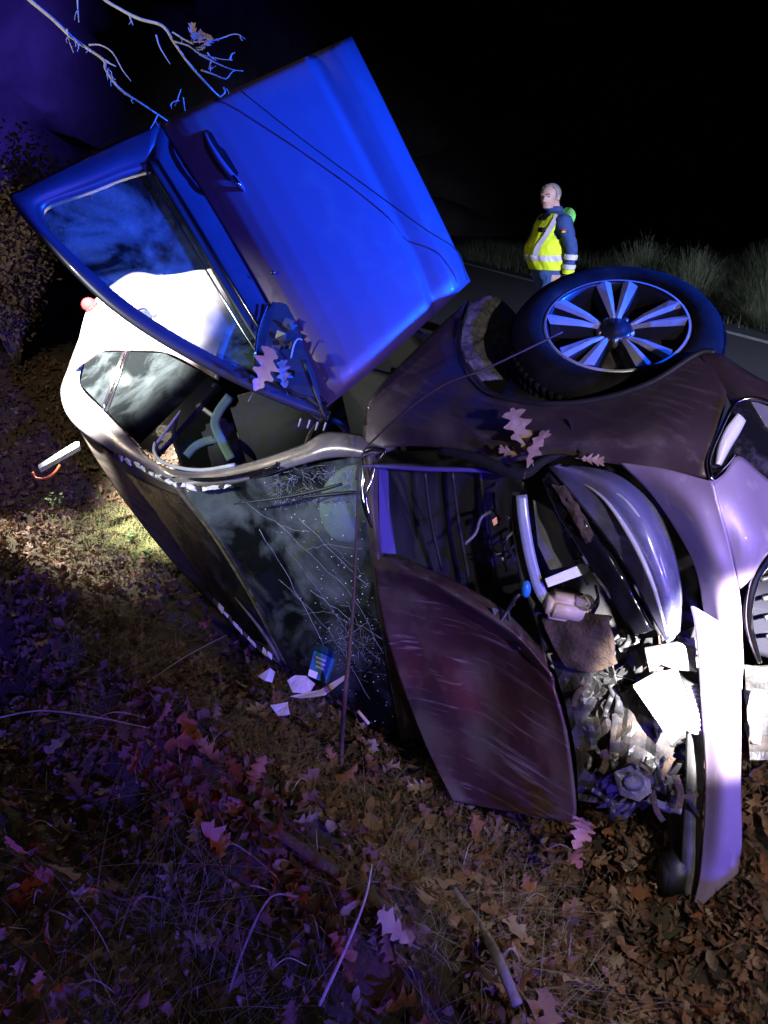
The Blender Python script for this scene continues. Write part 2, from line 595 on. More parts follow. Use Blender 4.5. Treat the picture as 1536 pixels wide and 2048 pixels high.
bark_pale = M('pale_bark', (0.42, 0.38, 0.30), (0.28, 0.25, 0.2), 30, rough=0.85, bump=0.4, bscale=60)
twig_red = M('sapling_bark', (0.10, 0.055, 0.04), (0.06, 0.035, 0.028), 30, rough=0.8)
grass_dry = M('dry_grass', (0.2, 0.16, 0.1), island=[(0.10, 0.075, 0.045), (0.24, 0.2, 0.13), (0.14, 0.12, 0.07), (0.3, 0.26, 0.19)], scale=4, rough=0.8)
grass_green = M('verge_grass', (0.05, 0.08, 0.03), island=[(0.05, 0.075, 0.03), (0.10, 0.13, 0.06), (0.16, 0.16, 0.09), (0.07, 0.10, 0.05)], scale=3, rough=0.8)
bush_m = M('bush_leaf', (0.1, 0.08, 0.05), island=[(0.07, 0.055, 0.035), (0.17, 0.12, 0.075), (0.11, 0.09, 0.05), (0.22, 0.16, 0.12)], scale=3, rough=0.8)
weed_m = M('weed_leaf', (0.10, 0.16, 0.04), (0.16, 0.22, 0.07), 20, rough=0.55, transl=0.25)
moss_m = M('moss', (0.10, 0.12, 0.03), island=[(0.07, 0.09, 0.02), (0.16, 0.17, 0.05), (0.12, 0.13, 0.04), (0.2, 0.17, 0.08)], scale=5, rough=0.9)

# ------------------------------------------------------------------ terrain
RP0, RN = Vector((4.67, 9.48)), Vector((0.989, 0.146))
RD = Vector((-0.146, 0.989))


def road_s(x, y):
    return (x - RP0.x) * RN.x + (y - RP0.y) * RN.y


def sst(a, b, t):
    t = min(max((t - a) / (b - a), 0), 1)
    return t * t * (3 - 2 * t)


def ground_z(x, y, fine=True):
    e = (2.9 - x - y) * 0.7071
    zb = -0.77 + 0.43 * sst(0.05, 0.95, e) + 0.28 * sst(0.7, 2.1, e) + 0.06 * sst(-0.2, -2.0, e)
    far = math.hypot(x, y)
    # old ridge left by the ploughed bank
    zb += 0.19 * math.exp(-((e - 1.0) / 0.17) ** 2) * sst(0.9, -0.2, x) - 0.13 * math.exp(-((e - 1.38) / 0.16) ** 2) * sst(0.9, -0.2, x)
    s = road_s(x, y)
    k = sst(-5.0, -4.05, s)
    z = zb * (1 - k) - 0.03 * k
    # further along the road the left side rises to a bank
    z = z * (1 - sst(5.5, 8.5, y) * (1 - k)) + sst(5.5, 9.0, y) * (1 - k) * 0.10
    if s > 0.6:
        z += 0.25 * sst(0.6, 2.2, s)
    if fine:
        amp = (1 - k) if s < 0.6 else 1.0
        q = Vector((x, y, 0))
        z += amp * (0.07 * noise.noise(q * 2.1) + 0.05 * noise.noise(q * 5.3 + Vector((9, 3, 1))) + 0.022 * noise.noise(q * 13.0))
    return z


def axis(lo, hi, step, far):
    a = []
    v = lo
    while v <= hi + 1e-6:
        a.append(v)
        v += step
    st, v = step, hi
    while v < far:
        st *= 1.35
        v += st
        a.append(v)
    st, v = step, lo
    while v > -far:
        st *= 1.35
        v -= st
        a.insert(0, v)
    return a


xs, ys = axis(-4.2, 3.2, 0.045, 320), axis(0.3, 8.5, 0.05, 320)
V = [(x, y, ground_z(x, y)) for y in ys for x in xs]
W = len(xs)
Fq = [(j * W + i, j * W + i + 1, (j + 1) * W + i + 1, (j + 1) * W + i) for j in range(len(ys) - 1) for i in range(W - 1)]
ground = link('ground', mesh('ground', V, Fq), soil)
ground['kind'] = 'structure'


def strip(name, s0, s1, z, mat, y0=-60, y1=160, n=60, parent=None):
    V, F = [], []
    for i in range(n + 1):
        t = y0 + (y1 - y0) * i / n
        for s in (s0, s1):
            p = RP0 + RD * t + RN * s
            V.append((p.x, p.y, z))
    for i in range(n):
        F.append((2 * i, 2 * i + 1, 2 * i + 3, 2 * i + 2))
    return link(name, mesh(name, V, F), mat, parent, False)


road = strip('road', -4.0, 0.55, 0.0, asphalt)
road['kind'] = 'structure'
ln = strip('edge_line', -0.07, 0.06, 0.004, white_paint, parent=road)

# added backdrop slope, lit blue to stand in for the sky glow
V, F = [], []
nx, ny = 70, 26
for j in range(ny + 1):
    for i in range(nx + 1):
        a = radians(-62 + 118 * i / nx)          # bearing from straight ahead, left negative
        r = 17 + 9 * (j / ny) + 26 * sst(-22, 4, math.degrees(a)) + 2.5 * noise.noise(Vector((i * 0.25, j * 0.3, 3)))
        z = -0.4 + 17 * (j / ny) ** 1.25 + 1.6 * noise.noise(Vector((i * 0.33, j * 0.4, 8)))
        V.append((r * sin(a), r * cos(a), z if j else -1.0))
for j in range(ny):
    for i in range(nx):
        F.append((j * (nx + 1) + i, j * (nx + 1) + i + 1, (j + 1) * (nx + 1) + i + 1, (j + 1) * (nx + 1) + i))
glow_backdrop = link('glow_backdrop', mesh('glow_backdrop', V, F), backdrop_m)
glow_backdrop['kind'] = 'structure'

# ------------------------------------------------------------------ the overturned car
car = thing('crashed_car', 'wrecked wine-red car lying on its side in the ditch, driver door open upwards', 'car', tuple(P(800, 1150, 3.4) + Vector((0, 0, -0.9))))

# --- open front door
DP = DPlane((940, 560, 3.16), (700, 75, 3.20), (690, 770, 2.94), (310, 245, 2.95), (20, 390, 2.78), (650, 838, 2.87))
belt = [(318, 246), (415, 400), (500, 545), (575, 680), (652, 816)]
sill = [(703, 72), (763, 192), (823, 316), (884, 440), (941, 562)]
PROF = [(0, -0.022), (0.05, 0.012), (0.10, 0.037), (0.16, 0.058), (0.24, 0.074), (0.36, 0.086), (0.5, 0.090), (0.64, 0.087), (0.745, 0.078), (0.765, 0.073), (0.78, 0.042), (0.80, 0.039), (0.86, 0.048), (0.91, 0.050), (0.945, 0.038), (1.0, -0.02)]


def prof(v):
    for (a, b), (c, d) in zip(PROF, PROF[1:]):
        if v <= c:
            t = (v - a) / (c - a)
            return b + (d - b) * t
    return PROF[-1][1]


def door_fn(u, v):
    b, s = cr(belt, u), cr(sill, u)
    k = 14 * sin(pi * v) * sst(0.8, 1.0, u)
    px, py = b[0] + (s[0] - b[0]) * v - k * 0.6, b[1] + (s[1] - b[1]) * v + k
    edge = 0.012 * sst(0.03, 0.0, u) + 0.03 * sst(0.94, 1.0, u)
    return DP.pt(px, py, prof(v) - edge)


v_, f_ = grid_shell(door_fn, 40, 90, 0.085)
door = link('front_door', mesh('front_door', v_, f_), paint_door, car)
door['label'] = 'open driver door raised upright, lit bright blue'
FR = [((318, 246), (300, 334)), ((240, 280), (245, 350)), ((165, 316), (185, 374)), ((90, 353), (120, 396)), ((38, 380), (92, 408)), ((18, 392), (84, 424)), ((40, 428), (92, 448)),
      ((75, 470), (112, 474)), ((140, 542), (170, 530)), ((215, 613), (240, 592)), ((300, 674), (320, 648)), ((400, 731), (416, 704)), ((500, 781), (512, 754)),
      ((590, 818), (585, 786)), ((640, 835), (618, 800)), ((656, 842), (645, 818))]


def frame_fn(u, v):
    o, i = cr([a for a, b in FR], u), cr([b for a, b in FR], u)
    px, py = o[0] + (i[0] - o[0]) * v, o[1] + (i[1] - o[1]) * v
    return DP.pt(px, py, 0.016 * sin(pi * min(1, v * 1.15)) + 0.004)


v_, f_ = grid_shell(frame_fn, 72, 8, 0.04)
link('window_frame', mesh('window_frame', v_, f_), frame_black, door)
gl = [b for a, b in FR[:-1]] + [(600, 790), (525, 660), (415, 470)]
plate('window_glass', [(x, y, DP(x, y, -0.012)) for x, y in gl], 0.004, door_glass, door)
bm_pts = [(300, 326), (380, 455), (460, 590), (545, 720), (640, 816)]
for off, r, mt, nm in ((0, 0.012, black, 'belt_moulding'), (-14, 0.004, chrome, 'belt_trim'), (14, 0.006, gloss_black, 'belt_seal')):
    ptube(nm, [(x + off, y - off * 0.5, DP(x, y, 0.014)) for x, y in bm_pts], r, mt, door, 30)
# handle and its cup
bp0 = [(298, 332), (380, 460), (460, 595), (540, 722), (636, 820)]


def belt_fn(u, v):
    a, b = cr(bp0, u), cr(belt, u)
    return DP.pt(a[0] + (b[0] + 3 - a[0]) * v, a[1] + (b[1] - a[1]) * v, 0.016 + 0.012 * sin(pi * v) - 0.038 * v * v)


v_, f_ = grid_shell(belt_fn, 24, 6, 0.03)
link('belt_panel', mesh('belt_panel', v_, f_), frame_black, door)  # belt panel coloured dark for shade where the door turns away
cup = [(404, 262), (414, 257), (424, 263), (440, 290), (458, 304), (472, 324), (480, 346), (470, 360), (452, 352), (432, 326), (414, 294)]
plate('handle_cup', [(x, y, door_depth) for x, y in cup for door_depth in [DP(x, y, 0.066)]], 0.02, gloss_black, door, bev=0.004)
ptube('handle', [(410, 268, DP(410, 268, 0.06)), (420, 290, DP(420, 290, 0.088)), (440, 322, DP(440, 322, 0.097)), (462, 350, DP(462, 350, 0.094)), (478, 368, DP(478, 368, 0.086)), (488, 381, DP(488, 381, 0.06))],
      [0.007, 0.010, 0.0125, 0.0125, 0.012, 0.007], paint_door, door, 26, 10)
ptube('handle_cap', [(466, 352, DP(466, 352, 0.106)), (478, 368, DP(478, 368, 0.1)), (486, 378, DP(486, 378, 0.078))], [0.006, 0.008, 0.005], chrome, door, 10, 10)
v_, f_ = ellipsoid_data(DP.pt(546, 546, 0.05), 0.009, 0.004, 0.009)
link('lock_cover', mesh('lock_cover', v_, f_), chrome, door)
# torn mirror mount
mm = [(520, 640), (545, 602), (590, 608), (606, 690), (628, 740), (645, 800), (600, 792), (545, 762), (508, 726), (510, 680)]
plate('mirror_mount', [(x, y, DP(x, y, 0.03)) for x, y in mm], 0.03, black, door, bev=0.006)
ptube('mirror_trim', [(510, 712, DP(510, 712, 0.036)), (516, 660, DP(516, 660, 0.04)), (536, 605, DP(536, 605, 0.036))], 0.0045, chrome, door, 14)
rnd = random.Random(3)
for i in range(9):
    x, y = rnd.uniform(535, 600), rnd.uniform(625, 760)
    c = DP.pt(x, y, 0.05)
    a = rnd.uniform(0, 6)
    pts = [c + Vector((cos(a + k * 1.57) * rnd.uniform(.012, .03), rnd.uniform(-.012, .012), sin(a + k * 1.57) * rnd.uniform(.012, .03))) for k in range(4)]
    plate3('mirror_shard', pts, 0.006, black if i % 3 else grey_plastic, door)
ptube('mirror_wire', [(582, 716, DP(582, 716, 0.04)), (588, 690, DP(588, 690, 0.07)), (596, 678, DP(596, 678, 0.08)), (604, 680, DP(604, 680, 0.085))], 0.003, M('wire_pale', (0.35, 0.35, 0.5), rough=0.5), door, 12)
tri = [(612, 742), (650, 838), (655, 842), (640, 836)]
ptube('corner_trim', [(608, 720, DP(608, 720, 0.03)), (630, 780, DP(630, 780, 0.03)), (652, 838, DP(652, 838, 0.02))], 0.008, black, door, 10)
# hinge area under the door
for k, (x, y) in enumerate(((600, 845), (618, 848), (634, 852), (650, 853))):
    ptube('hinge_clip', [(x - 3, y + 8, 2.98), (x + 2, y - 8, 2.96)], 0.0035, pale_plastic, door, 3)

# --- rear side, seen through the door glass
SP = DPlane((262, 880, 3.95), (135, 795, 4.72), (175, 615, 5.0), (420, 545, 4.65), (520, 640, 4.15))


def sp(l, off=0.0):
    return [(x, y, SP(x, y, off)) for x, y in l]


qp, _ = patch('quarter_panel', [sp([(146, 738), (200, 702), (258, 699)]), sp([(163, 655), (215, 645), (287, 640)], 0.05), sp([(178, 612), (240, 580), (312, 562)], 0.06), sp([(215, 575), (265, 545), (325, 552)], 0.03)],
              paint_floodlit, car, 16, 16, 0.02)
rd, _ = patch('rear_door', [sp([(260, 699), (338, 706), (432, 758)]), sp([(289, 640), (350, 645), (445, 700)], 0.05), sp([(314, 563), (400, 575), (475, 640)], 0.06), sp([(328, 553), (430, 545), (530, 640)], 0.03)],
              paint_floodlit, car, 20, 16, 0.02)
ptube('door_handle', [(268, 628, SP(268, 628, 0.07)), (278, 614, SP(278, 614, 0.10)), (295, 614, SP(295, 614, 0.10)), (310, 630, SP(310, 630, 0.08))], 0.014, paint_floodlit, rd, 14)
plate('handle_cup', sp([(280, 622), (300, 618), (312, 632), (292, 640)], 0.062), 0.01, black, rd)
plate('window', sp([(160, 768), (172, 716), (200, 705), (246, 703), (205, 814)], -0.02), 0.006, rear_glass, qp)
plate('window', sp([(256, 703), (330, 707), (430, 758), (352, 825), (278, 889), (214, 823)], -0.02), 0.006, rear_glass, rd)
plate('window_pillar', sp([(245, 703), (256, 703), (214, 824), (203, 814)], 0.0), 0.02, gloss_black, qp)
ptube('window_trim', sp([(252, 702), (228, 770), (206, 818)], 0.02), 0.006, chrome, qp, 10)
ptube('arch_lip', sp([(290, 556), (340, 556), (430, 542), (470, 520)], 0.05), 0.02, paint_floodlit, qp, 14)
boxv = sp([(415, 756), (437, 768), (312, 908), (276, 892)], 0.03)
plate('centre_pillar', boxv, 0.03, gloss_black, car)
ptube('pillar_seal', [(308, 894, 3.80), (360, 824, 3.95), (416, 756, 4.1)], 0.006, pale_plastic, car, 12)
v_, f_ = ellipsoid_data(P(178, 609, 5.0), 0.05, 0.04, 0.045)
link('tail_light', mesh('tail_light', v_, f_), red_m, car)


def wheel(c, n, R, name, par, spin=0.0):
    w = bpy.data.objects.new(name, None)
    scene.collection.objects.link(w)
    w.parent = par
    n = n.normalized()
    u = (Vector((1, 0, 0)) - n * n.x).normalized()
    w_ = n.cross(u)
    k = R / 0.36
    tp = [(0.243, -0.02), (0.250, 0.004), (0.262, 0.010), (0.285, 0.014), (0.315, 0.010), (0.338, -0.004), (0.352, -0.022), (0.358, -0.05), (0.36, -0.1), (0.36, -0.15), (0.355, -0.195), (0.33, -0.215), (0.25, -0.21), (0.243, -0.19)]
    v, f = lathe_data(c, n, [(r * k, h * k) for r, h in tp], 72, u)
    # tread blocks
    for j in range(72):
        a = 2 * pi * j / 72
        d = u * cos(a) + w_ * sin(a)
        t = n.cross(d)
        for h in (-0.06, -0.105, -0.15):
            bv, bf = box_data(c + d * 0.360 * k + n * (h * k), d * 0.006, t * 0.0115, n * 0.018)
            b0 = len(v)
            v += bv
            f += [tuple(b0 + i for i in q) for q in bf]
    link('tyre', mesh('tyre', v, f), rubber, w)
    rp = [(0.246, 0.0), (0.238, 0.004), (0.232, -0.004), (0.226, -0.03), (0.218, -0.10), (0.21, -0.17), (0.05, -0.175)]
    v, f = lathe_data(c, n, [(r * k, h * k) for r, h in rp], 72, u)
    link('rim', mesh('rim', v, f), alloy_dark, w)
    v, f = lathe_data(c, n, [(0.2465 * k, 0.002), (0.243 * k, 0.006), (0.237 * k, 0.005)], 72, u)
    link('rim_lip', mesh('rim_lip', v, f), alloy, w)
    v, f = lathe_data(c, n, [(0.165 * k, -0.11), (0.165 * k, -0.10), (0.07 * k, -0.10), (0.0, -0.095)], 48, u)
    link('brake_disc', mesh('brake_disc', v, f), steel, w)
    for j in range(5):
        for s in (-1, 1):
            a0 = spin + j * 2 * pi / 5 + s * 0.15
            a1 = spin + j * 2 * pi / 5 + s * 0.205
            d0, d1 = u * cos(a0) + w_ * sin(a0), u * cos(a1) + w_ * sin(a1)
            t0, t1 = n.cross(d0), n.cross(d1)
            st = [(d0 * 0.045, t0, 0.010, -0.030), (d0 * 0.07 , t0, 0.011, -0.020), (d0 * 0.07 * 0.35 + d1 * 0.13 * 0.7, (t0 + t1).normalized(), 0.016, -0.010), (d1 * 0.185, t1, 0.023, -0.004), (d1 * 0.236, (t1 - d1 * 0.5 * s).normalized(), 0.031, 0.0)]
            V, F = [], []
            Vd, Fd = [], []
            for q, t, hw, h in st:
                q = q * k
                V += [c + q - t * hw * k + n * h, c + q - t * hw * k * 0.2 * s + n * (h + 0.006), c + q + t * hw * k + n * h]
                Vd += [c + q - t * hw * k * 1.04 + n * (h - 0.001), c + q + t * hw * k * 1.04 + n * (h - 0.001), c + q + t * hw * 1.5 * k + n * (h - 0.05), c + q - t * hw * 1.5 * k + n * (h - 0.05)]
            for i in range(4):
                for e in range(2):
                    F.append((i * 3 + e, i * 3 + e + 1, i * 3 + e + 4, i * 3 + e + 3))
                for e in range(4):
                    e2 = (e + 1) % 4
                    Fd.append((i * 4 + e, i * 4 + e2, i * 4 + 4 + e2, i * 4 + 4 + e))
            Fd += [(3, 2, 1, 0), (16, 17, 18, 19)]
            o = link('spoke', mesh('spoke', Vd, Fd), alloy_dark, w, False)
            # machined face joined as second material
            me = o.data
            me2 = mesh('spoke', [Vector(x) - Vector(car.location) for x in V], F)
            bm = bmesh.new()
            bm.from_mesh(me)
            nb = len(bm.faces)
            bm.from_mesh(me2)
            bm.faces.ensure_lookup_table()
            for ff in bm.faces[nb:]:
                ff.material_index = 1
            bm.to_mesh(me)
            bm.free()
            bpy.data.meshes.remove(me2)
            me.materials.append(alloy)
    v, f = lathe_data(c, n, [(0.058 * k, -0.06), (0.058 * k, -0.022), (0.05 * k, -0.014), (0.034 * k, -0.012), (0.032 * k, -0.006), (0.0, -0.004)], 40, u)
    link('hub_cap', mesh('hub_cap', v, f), alloy_dark, w)
    for j in range(5):
        a = spin + (j + 0.5) * 2 * pi / 5
        d = u * cos(a) + w_ * sin(a)
        v, f = lathe_data(c + d * 0.056 * k, n, [(0.011, -0.05), (0.011, -0.016), (0.0, -0.015)], 6)
        link('wheel_nut', mesh('wheel_nut', v, f), steel, w)
    bo = boxo('brake_caliper', c + (u * 0.6 - w_ * 0.75).normalized() * 0.15 - n * 0.085, u * 0.05, w_ * 0.03, n * 0.03, grey_plastic, w, 0.008)
    return w


wn = Vector((-0.141, -0.503, 0.852))
wheel(P(1232, 648, 2.68), wn, 0.362, 'wheel', car, 0.12)
wheel(P(520, 520, 4.86), CARY, 0.36, 'wheel', car, 0.5)

# --- roof rail and front pillar: body-colour band, its lit brightness put into the paint
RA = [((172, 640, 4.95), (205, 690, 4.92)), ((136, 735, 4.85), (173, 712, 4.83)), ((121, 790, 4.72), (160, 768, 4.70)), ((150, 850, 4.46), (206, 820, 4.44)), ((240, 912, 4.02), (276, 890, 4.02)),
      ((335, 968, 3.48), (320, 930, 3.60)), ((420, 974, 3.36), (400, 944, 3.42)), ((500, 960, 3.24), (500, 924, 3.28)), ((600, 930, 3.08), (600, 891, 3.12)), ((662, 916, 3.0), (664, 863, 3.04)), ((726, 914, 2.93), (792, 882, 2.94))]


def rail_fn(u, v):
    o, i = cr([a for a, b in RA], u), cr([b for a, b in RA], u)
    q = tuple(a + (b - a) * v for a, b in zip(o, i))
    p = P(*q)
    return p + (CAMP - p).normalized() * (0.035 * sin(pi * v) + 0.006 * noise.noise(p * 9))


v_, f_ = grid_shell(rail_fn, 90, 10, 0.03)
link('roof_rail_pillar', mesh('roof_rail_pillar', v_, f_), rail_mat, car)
ptube('rail_groove', [(x, y, d - 0.045) for x, y, d in ((345, 955, 3.5), (420, 962, 3.38), (500, 948, 3.25), (550, 934, 3.16), (553, 941, 3.16), (500, 956, 3.25))], 0.005, gloss_black, car, 30)
ptube('door_seal', [(310, 886, 3.80), (309, 904, 3.70), (322, 922, 3.60), (360, 936, 3.50), (410, 940, 3.42), (470, 930, 3.32)], 0.009, pale_plastic, car, 24)
ptube('pillar_groove', [(380, 958, 3.38), (450, 955, 3.27), (540, 935, 3.14), (555, 925, 3.12)], 0.006, gloss_black, car, 18)
rnd = random.Random(11)
tr = [(228, 908, 4.02), (270, 930, 3.8), (310, 950, 3.6), (350, 968, 3.44), (400, 976, 3.36), (460, 972, 3.27)]
for i in range(26):
    a, b = cr(tr, i / 26), cr(tr, (i + 1.1) / 26)
    j = lambda: rnd.uniform(-3.5, 3.5)
    plate('torn_trim', [(a[0] + j(), a[1] - 3 + j(), a[2] - .05), (b[0] + j(), b[1] - 3 + j(), b[2] - .05), (b[0] + j(), b[1] + 4 + j(), b[2] - .04), (a[0] + j(), a[1] + 4 + j(), a[2] - .04)], 0.008, white_plastic if i % 4 else mudmat, car)

# --- roof with black glass panel
ROOF = [[(122, 792, 4.74), (200, 890, 4.3), (270, 935, 3.95), (345, 968, 3.50)], [(195, 925, 4.72), (290, 1010, 4.3), (370, 1060, 3.98), (430, 1075, 3.60)],
        [(300, 1070, 4.62), (390, 1150, 4.28), (450, 1195, 4.02), (510, 1205, 3.76)], [(395, 1180, 4.45), (470, 1258, 4.14), (520, 1300, 3.98), (572, 1328, 3.88)]]
roof, roof_fn = patch('roof', ROOF, roof_mud, car, 36, 36, 0.03, dent=0.012, dscale=5)


def pano_fn(u, v):
    p = roof_fn(0.42 + 0.54 * u, 0.08 + 0.84 * v)
    return p + (CAMP - p).normalized() * 0.006


v_, f_ = grid_shell(pano_fn, 24, 30, 0.004)
link('roof_glass', mesh('roof_glass', v_, f_), pano, roof)
rr = random.Random(5)
tr = [(425, 1200, 4.0), (470, 1250, 3.9), (510, 1290, 3.84), (556, 1323, 3.8)]
for i in range(13):
    a, b = cr(tr, i / 13), cr(tr, (i + 0.8) / 13)
    w = rr.uniform(2.5, 6)
    plate('roof_trim_chip', [(a[0] + rr.uniform(-3, 3), a[1] - w, a[2]), (b[0] + rr.uniform(-3, 3), b[1] - w, b[2]), (b[0], b[1] + w, b[2]), (a[0], a[1] + w * .6, a[2])], 0.006, white_plastic if i % 3 else grey_plastic, car)
ptube('roof_rack_bar', [(470, 1195, 3.86), (515, 1250, 3.8), (545, 1295, 3.77), (558, 1322, 3.78)], [0.004, 0.008, 0.010, 0.006], grey_plastic, car, 16)

# --- windscreen
WS = [[(352, 968, 3.47), (480, 964, 3.25), (610, 932, 3.08), (724, 912, 2.95)], [(440, 1090, 3.58), (570, 1075, 3.33), (665, 1060, 3.13), (735, 1060, 3.02)],
      [(512, 1210, 3.74), (610, 1210, 3.5), (700, 1200, 3.3), (757, 1230, 3.15)], [(575, 1330, 3.86), (650, 1390, 3.68), (730, 1440, 3.52), (802, 1480, 3.40)]]
ws, ws_fn = patch('windscreen', WS, wind_glass, car, 34, 34, 0.006, dent=0.012, dscale=4, bulge=0.03)


def on_ws(u, v, lift=0.004):
    p = ws_fn(u, v)
    return p + (CAMP - p).normalized() * lift


rnd = random.Random(21)


def unproj(p):
    q = p - CAMP
    z = q.y * CT - q.z * ST
    return 768 + FPX * q.x / z, 1024 - FPX * (q.y * ST + q.z * CT) / z


WSG = [(i / 60, j / 60) + unproj(ws_fn(i / 60, j / 60)) for i in range(61) for j in range(61)]


def ws_at(px, py, lift=0.004):
    u, v, x, y = min(WSG, key=lambda g: (g[2] - px) ** 2 + (g[3] - py) ** 2)
    p = on_ws(u, v, lift)
    q = P(px, py, (p - CAMP).dot(Vector((0, CT, -ST))))
    return q


LINES = [[(556, 1045), (640, 1128), (705, 1195), (768, 1310)], [(600, 1035), (672, 1110), (738, 1175)], [(570, 1095), (648, 1195), (742, 1335)], [(650, 1080), (690, 1118), (728, 1150)], [(520, 1060), (590, 1180), (650, 1290)],
         [(622, 1180), (700, 1238), (782, 1290)], [(690, 1338), (775, 1350)], [(610, 1100), (660, 1090), (725, 1100)], [(560, 1160), (640, 1240), (700, 1330), (740, 1400)], [(690, 1200), (720, 1260), (730, 1330)], [(700, 1270), (745, 1240), (772, 1260)],
         [(640, 1290), (700, 1275), (760, 1320)], [(600, 1230), (655, 1225), (705, 1250)], [(480, 1000), (560, 1050), (620, 1065)]]
parts = []
for l in LINES:
    n = 12
    pts = []
    for k in range(n + 1):
        x, y = cr(l, k / n)
        pts.append(ws_at(x + rnd.uniform(-2.5, 2.5), y + rnd.uniform(-2.5, 2.5)))
    parts.append(tube_data(pts, rnd.choice((0.0004, 0.0006, 0.0009)), 4))
for k in range(420):     # crazed corner by the pillar and the second blow low down
    if k < 260:
        x, y, L = rnd.uniform(545, 716), rnd.uniform(930, 1005), rnd.uniform(6, 22)
    else:
        x, y, L = rnd.gauss(705, 34), rnd.gauss(1275, 36), rnd.uniform(6, 20)
    a = rnd.uniform(0, pi)
    pts = [ws_at(x, y), ws_at(x + cos(a) * L * .5 + rnd.uniform(-3, 3), y + sin(a) * L * .5), ws_at(x + cos(a) * L, y + sin(a) * L)]
    parts.append(tube_data(pts, rnd.choice((0.0003, 0.0004, 0.0006)), 4))
v_, f_ = merge(parts)
o = link('cracks', mesh('cracks', v_, f_), crack_m, ws)
o['kind'] = 'stuff'
parts = []
for i in range(150):
    uu, vv = rnd.uniform(0.3, 0.99), rnd.betavariate(1.4, 1.2)
    p = on_ws(uu, vv, 0.006)
    s = rnd.uniform(0.0008, 0.0022)
    r = Matrix.Rotation(rnd.uniform(0, 6), 3, 'X') @ Matrix.Rotation(rnd.uniform(0, 6), 3, 'Z')
    parts.append(box_data(p, r @ Vector((s, 0, 0)), r @ Vector((0, s, 0)), r @ Vector((0, 0, s * .5))))
v_, f_ = merge(parts)
o = link('glass_crumbs', mesh('glass_crumbs', v_, f_), white_plastic, ws, False)
o['kind'] = 'stuff'
# wipers
for pts in ([(468, 1008, 3.2), (560, 996, 3.1), (640, 980, 3.02), (684, 968, 2.98)], [(600, 996, 3.05), (650, 990, 3.0), (715, 984, 2.95)]):
    ptube('wiper', pts, [0.003, 0.006, 0.008, 0.006], black, car, 14, 6)
# airbag behind the glass
v_, f_ = ellipsoid_data(P(704, 1008, 3.16), 0.13, 0.08, 0.17, 28, 18, Matrix.Rotation(0.3, 3, 'Y'))
v_ = [p + Vector((0.01, 0, 0)) * noise.noise(p * 12) for p in v_]
link('airbag', mesh('airbag', v_, f_), airbag_m, car)
patch('dashboard', [[(480, 985, 3.75), (600, 960, 3.5), (712, 925, 3.3)], [(600, 1180, 3.95), (680, 1180, 3.7), (750, 1200, 3.45)], [(655, 1370, 3.95), (730, 1420, 3.8), (800, 1470, 3.6)]], cabin, car, 10, 10, 0.05)
# seats, belt, steering wheel, cabin shell
for sx, sy in ((-1.55, -0.45), (-1.5, -1.3)):
    st = bpy.data.objects.new('seat', None)
    scene.collection.objects.link(st)
    st.parent = car
    boxo('cushion', CAR(sx + 0.3, sy, 0.22), CARX * 0.25, CARY * 0.24, CARZ * 0.08, cabin, st, 0.05, 3)
    boxo('backrest', CAR(sx, sy, 0.52), (CARX * 0.9 + CARZ * 0.2) * 0.08, CARY * 0.23, (CARZ - CARX * 0.2) * 0.3, cabin, st, 0.05, 3)
    boxo('headrest', CAR(sx - 0.1, sy, 0.90), CARX * 0.05, CARY * 0.13, CARZ * 0.08, cabin, st, 0.03, 3)


def strip_pts(name, pts, w, mat, parent, n=24, thick=0.003):
    def fn(u, v):
        a = Vector(cr([tuple(P(*q)) for q in pts], u))
        b = Vector(cr([tuple(P(*q)) for q in pts], min(u + 0.01, 1.0))) - Vector(cr([tuple(P(*q)) for q in pts], max(u - 0.01, 0)))
        s = b.cross(CAMP - a).normalized()
        return a + s * w * (v - 0.5)
    v, f = grid_shell(fn, n, 3, thick)
    return link(name, mesh(name, v, f), mat, parent)


strip_pts('seat_belt', [(460, 792, 3.75), (437, 824, 3.75), (430, 850, 3.75), (444, 884, 3.74), (462, 918, 3.72)], 0.045, belt_m, car)
strip_pts('seat_belt_tail', [(372, 912, 3.78), (390, 893, 3.78), (412, 882, 3.78), (432, 878, 3.77)], 0.04, belt_m, car)
v_, f_ = lathe_data(CAR(-1.0, -0.48, 0.62), (CARX * -0.8 + CARZ * 0.45), [(0.185 + 0.014 * cos(a), 0.014 * sin(a)) for a in [k * pi / 4 for k in range(9)]], 40)
link('steering_wheel', mesh('steering_wheel', v_, f_), black, car)
plate3('cabin_floor', [CAR(-0.5, -0.12, -0.05), CAR(-2.9, -0.12, -0.05), CAR(-2.9, -1.75, -0.05), CAR(-0.5, -1.75, -0.05)], 0.05, cabin, car)
plate3('right_side', [CAR(-0.5, -1.74, -0.05), CAR(-2.9, -1.74, -0.05), CAR(-2.8, -1.60, 0.9), CAR(-1.2, -1.60, 0.9), CAR(-0.5, -1.72, 0.6)], 0.04, cabin, car)
plate3('tailgate', [CAR(-2.95, -0.2, 0.0), CAR(-2.95, -1.75, 0.0), CAR(-2.8, -1.55, 0.9), CAR(-2.8, -0.4, 0.9)], 0.05, cabin, car)
plate3('underbody', [CAR(0.55, -0.3, -0.1), CAR(-3.1, -0.15, -0.1), CAR(-3.1, -1.75, -0.1), CAR(0.55, -1.7, -0.1)], 0.04, black, car)  # plain underside plate, added to block light

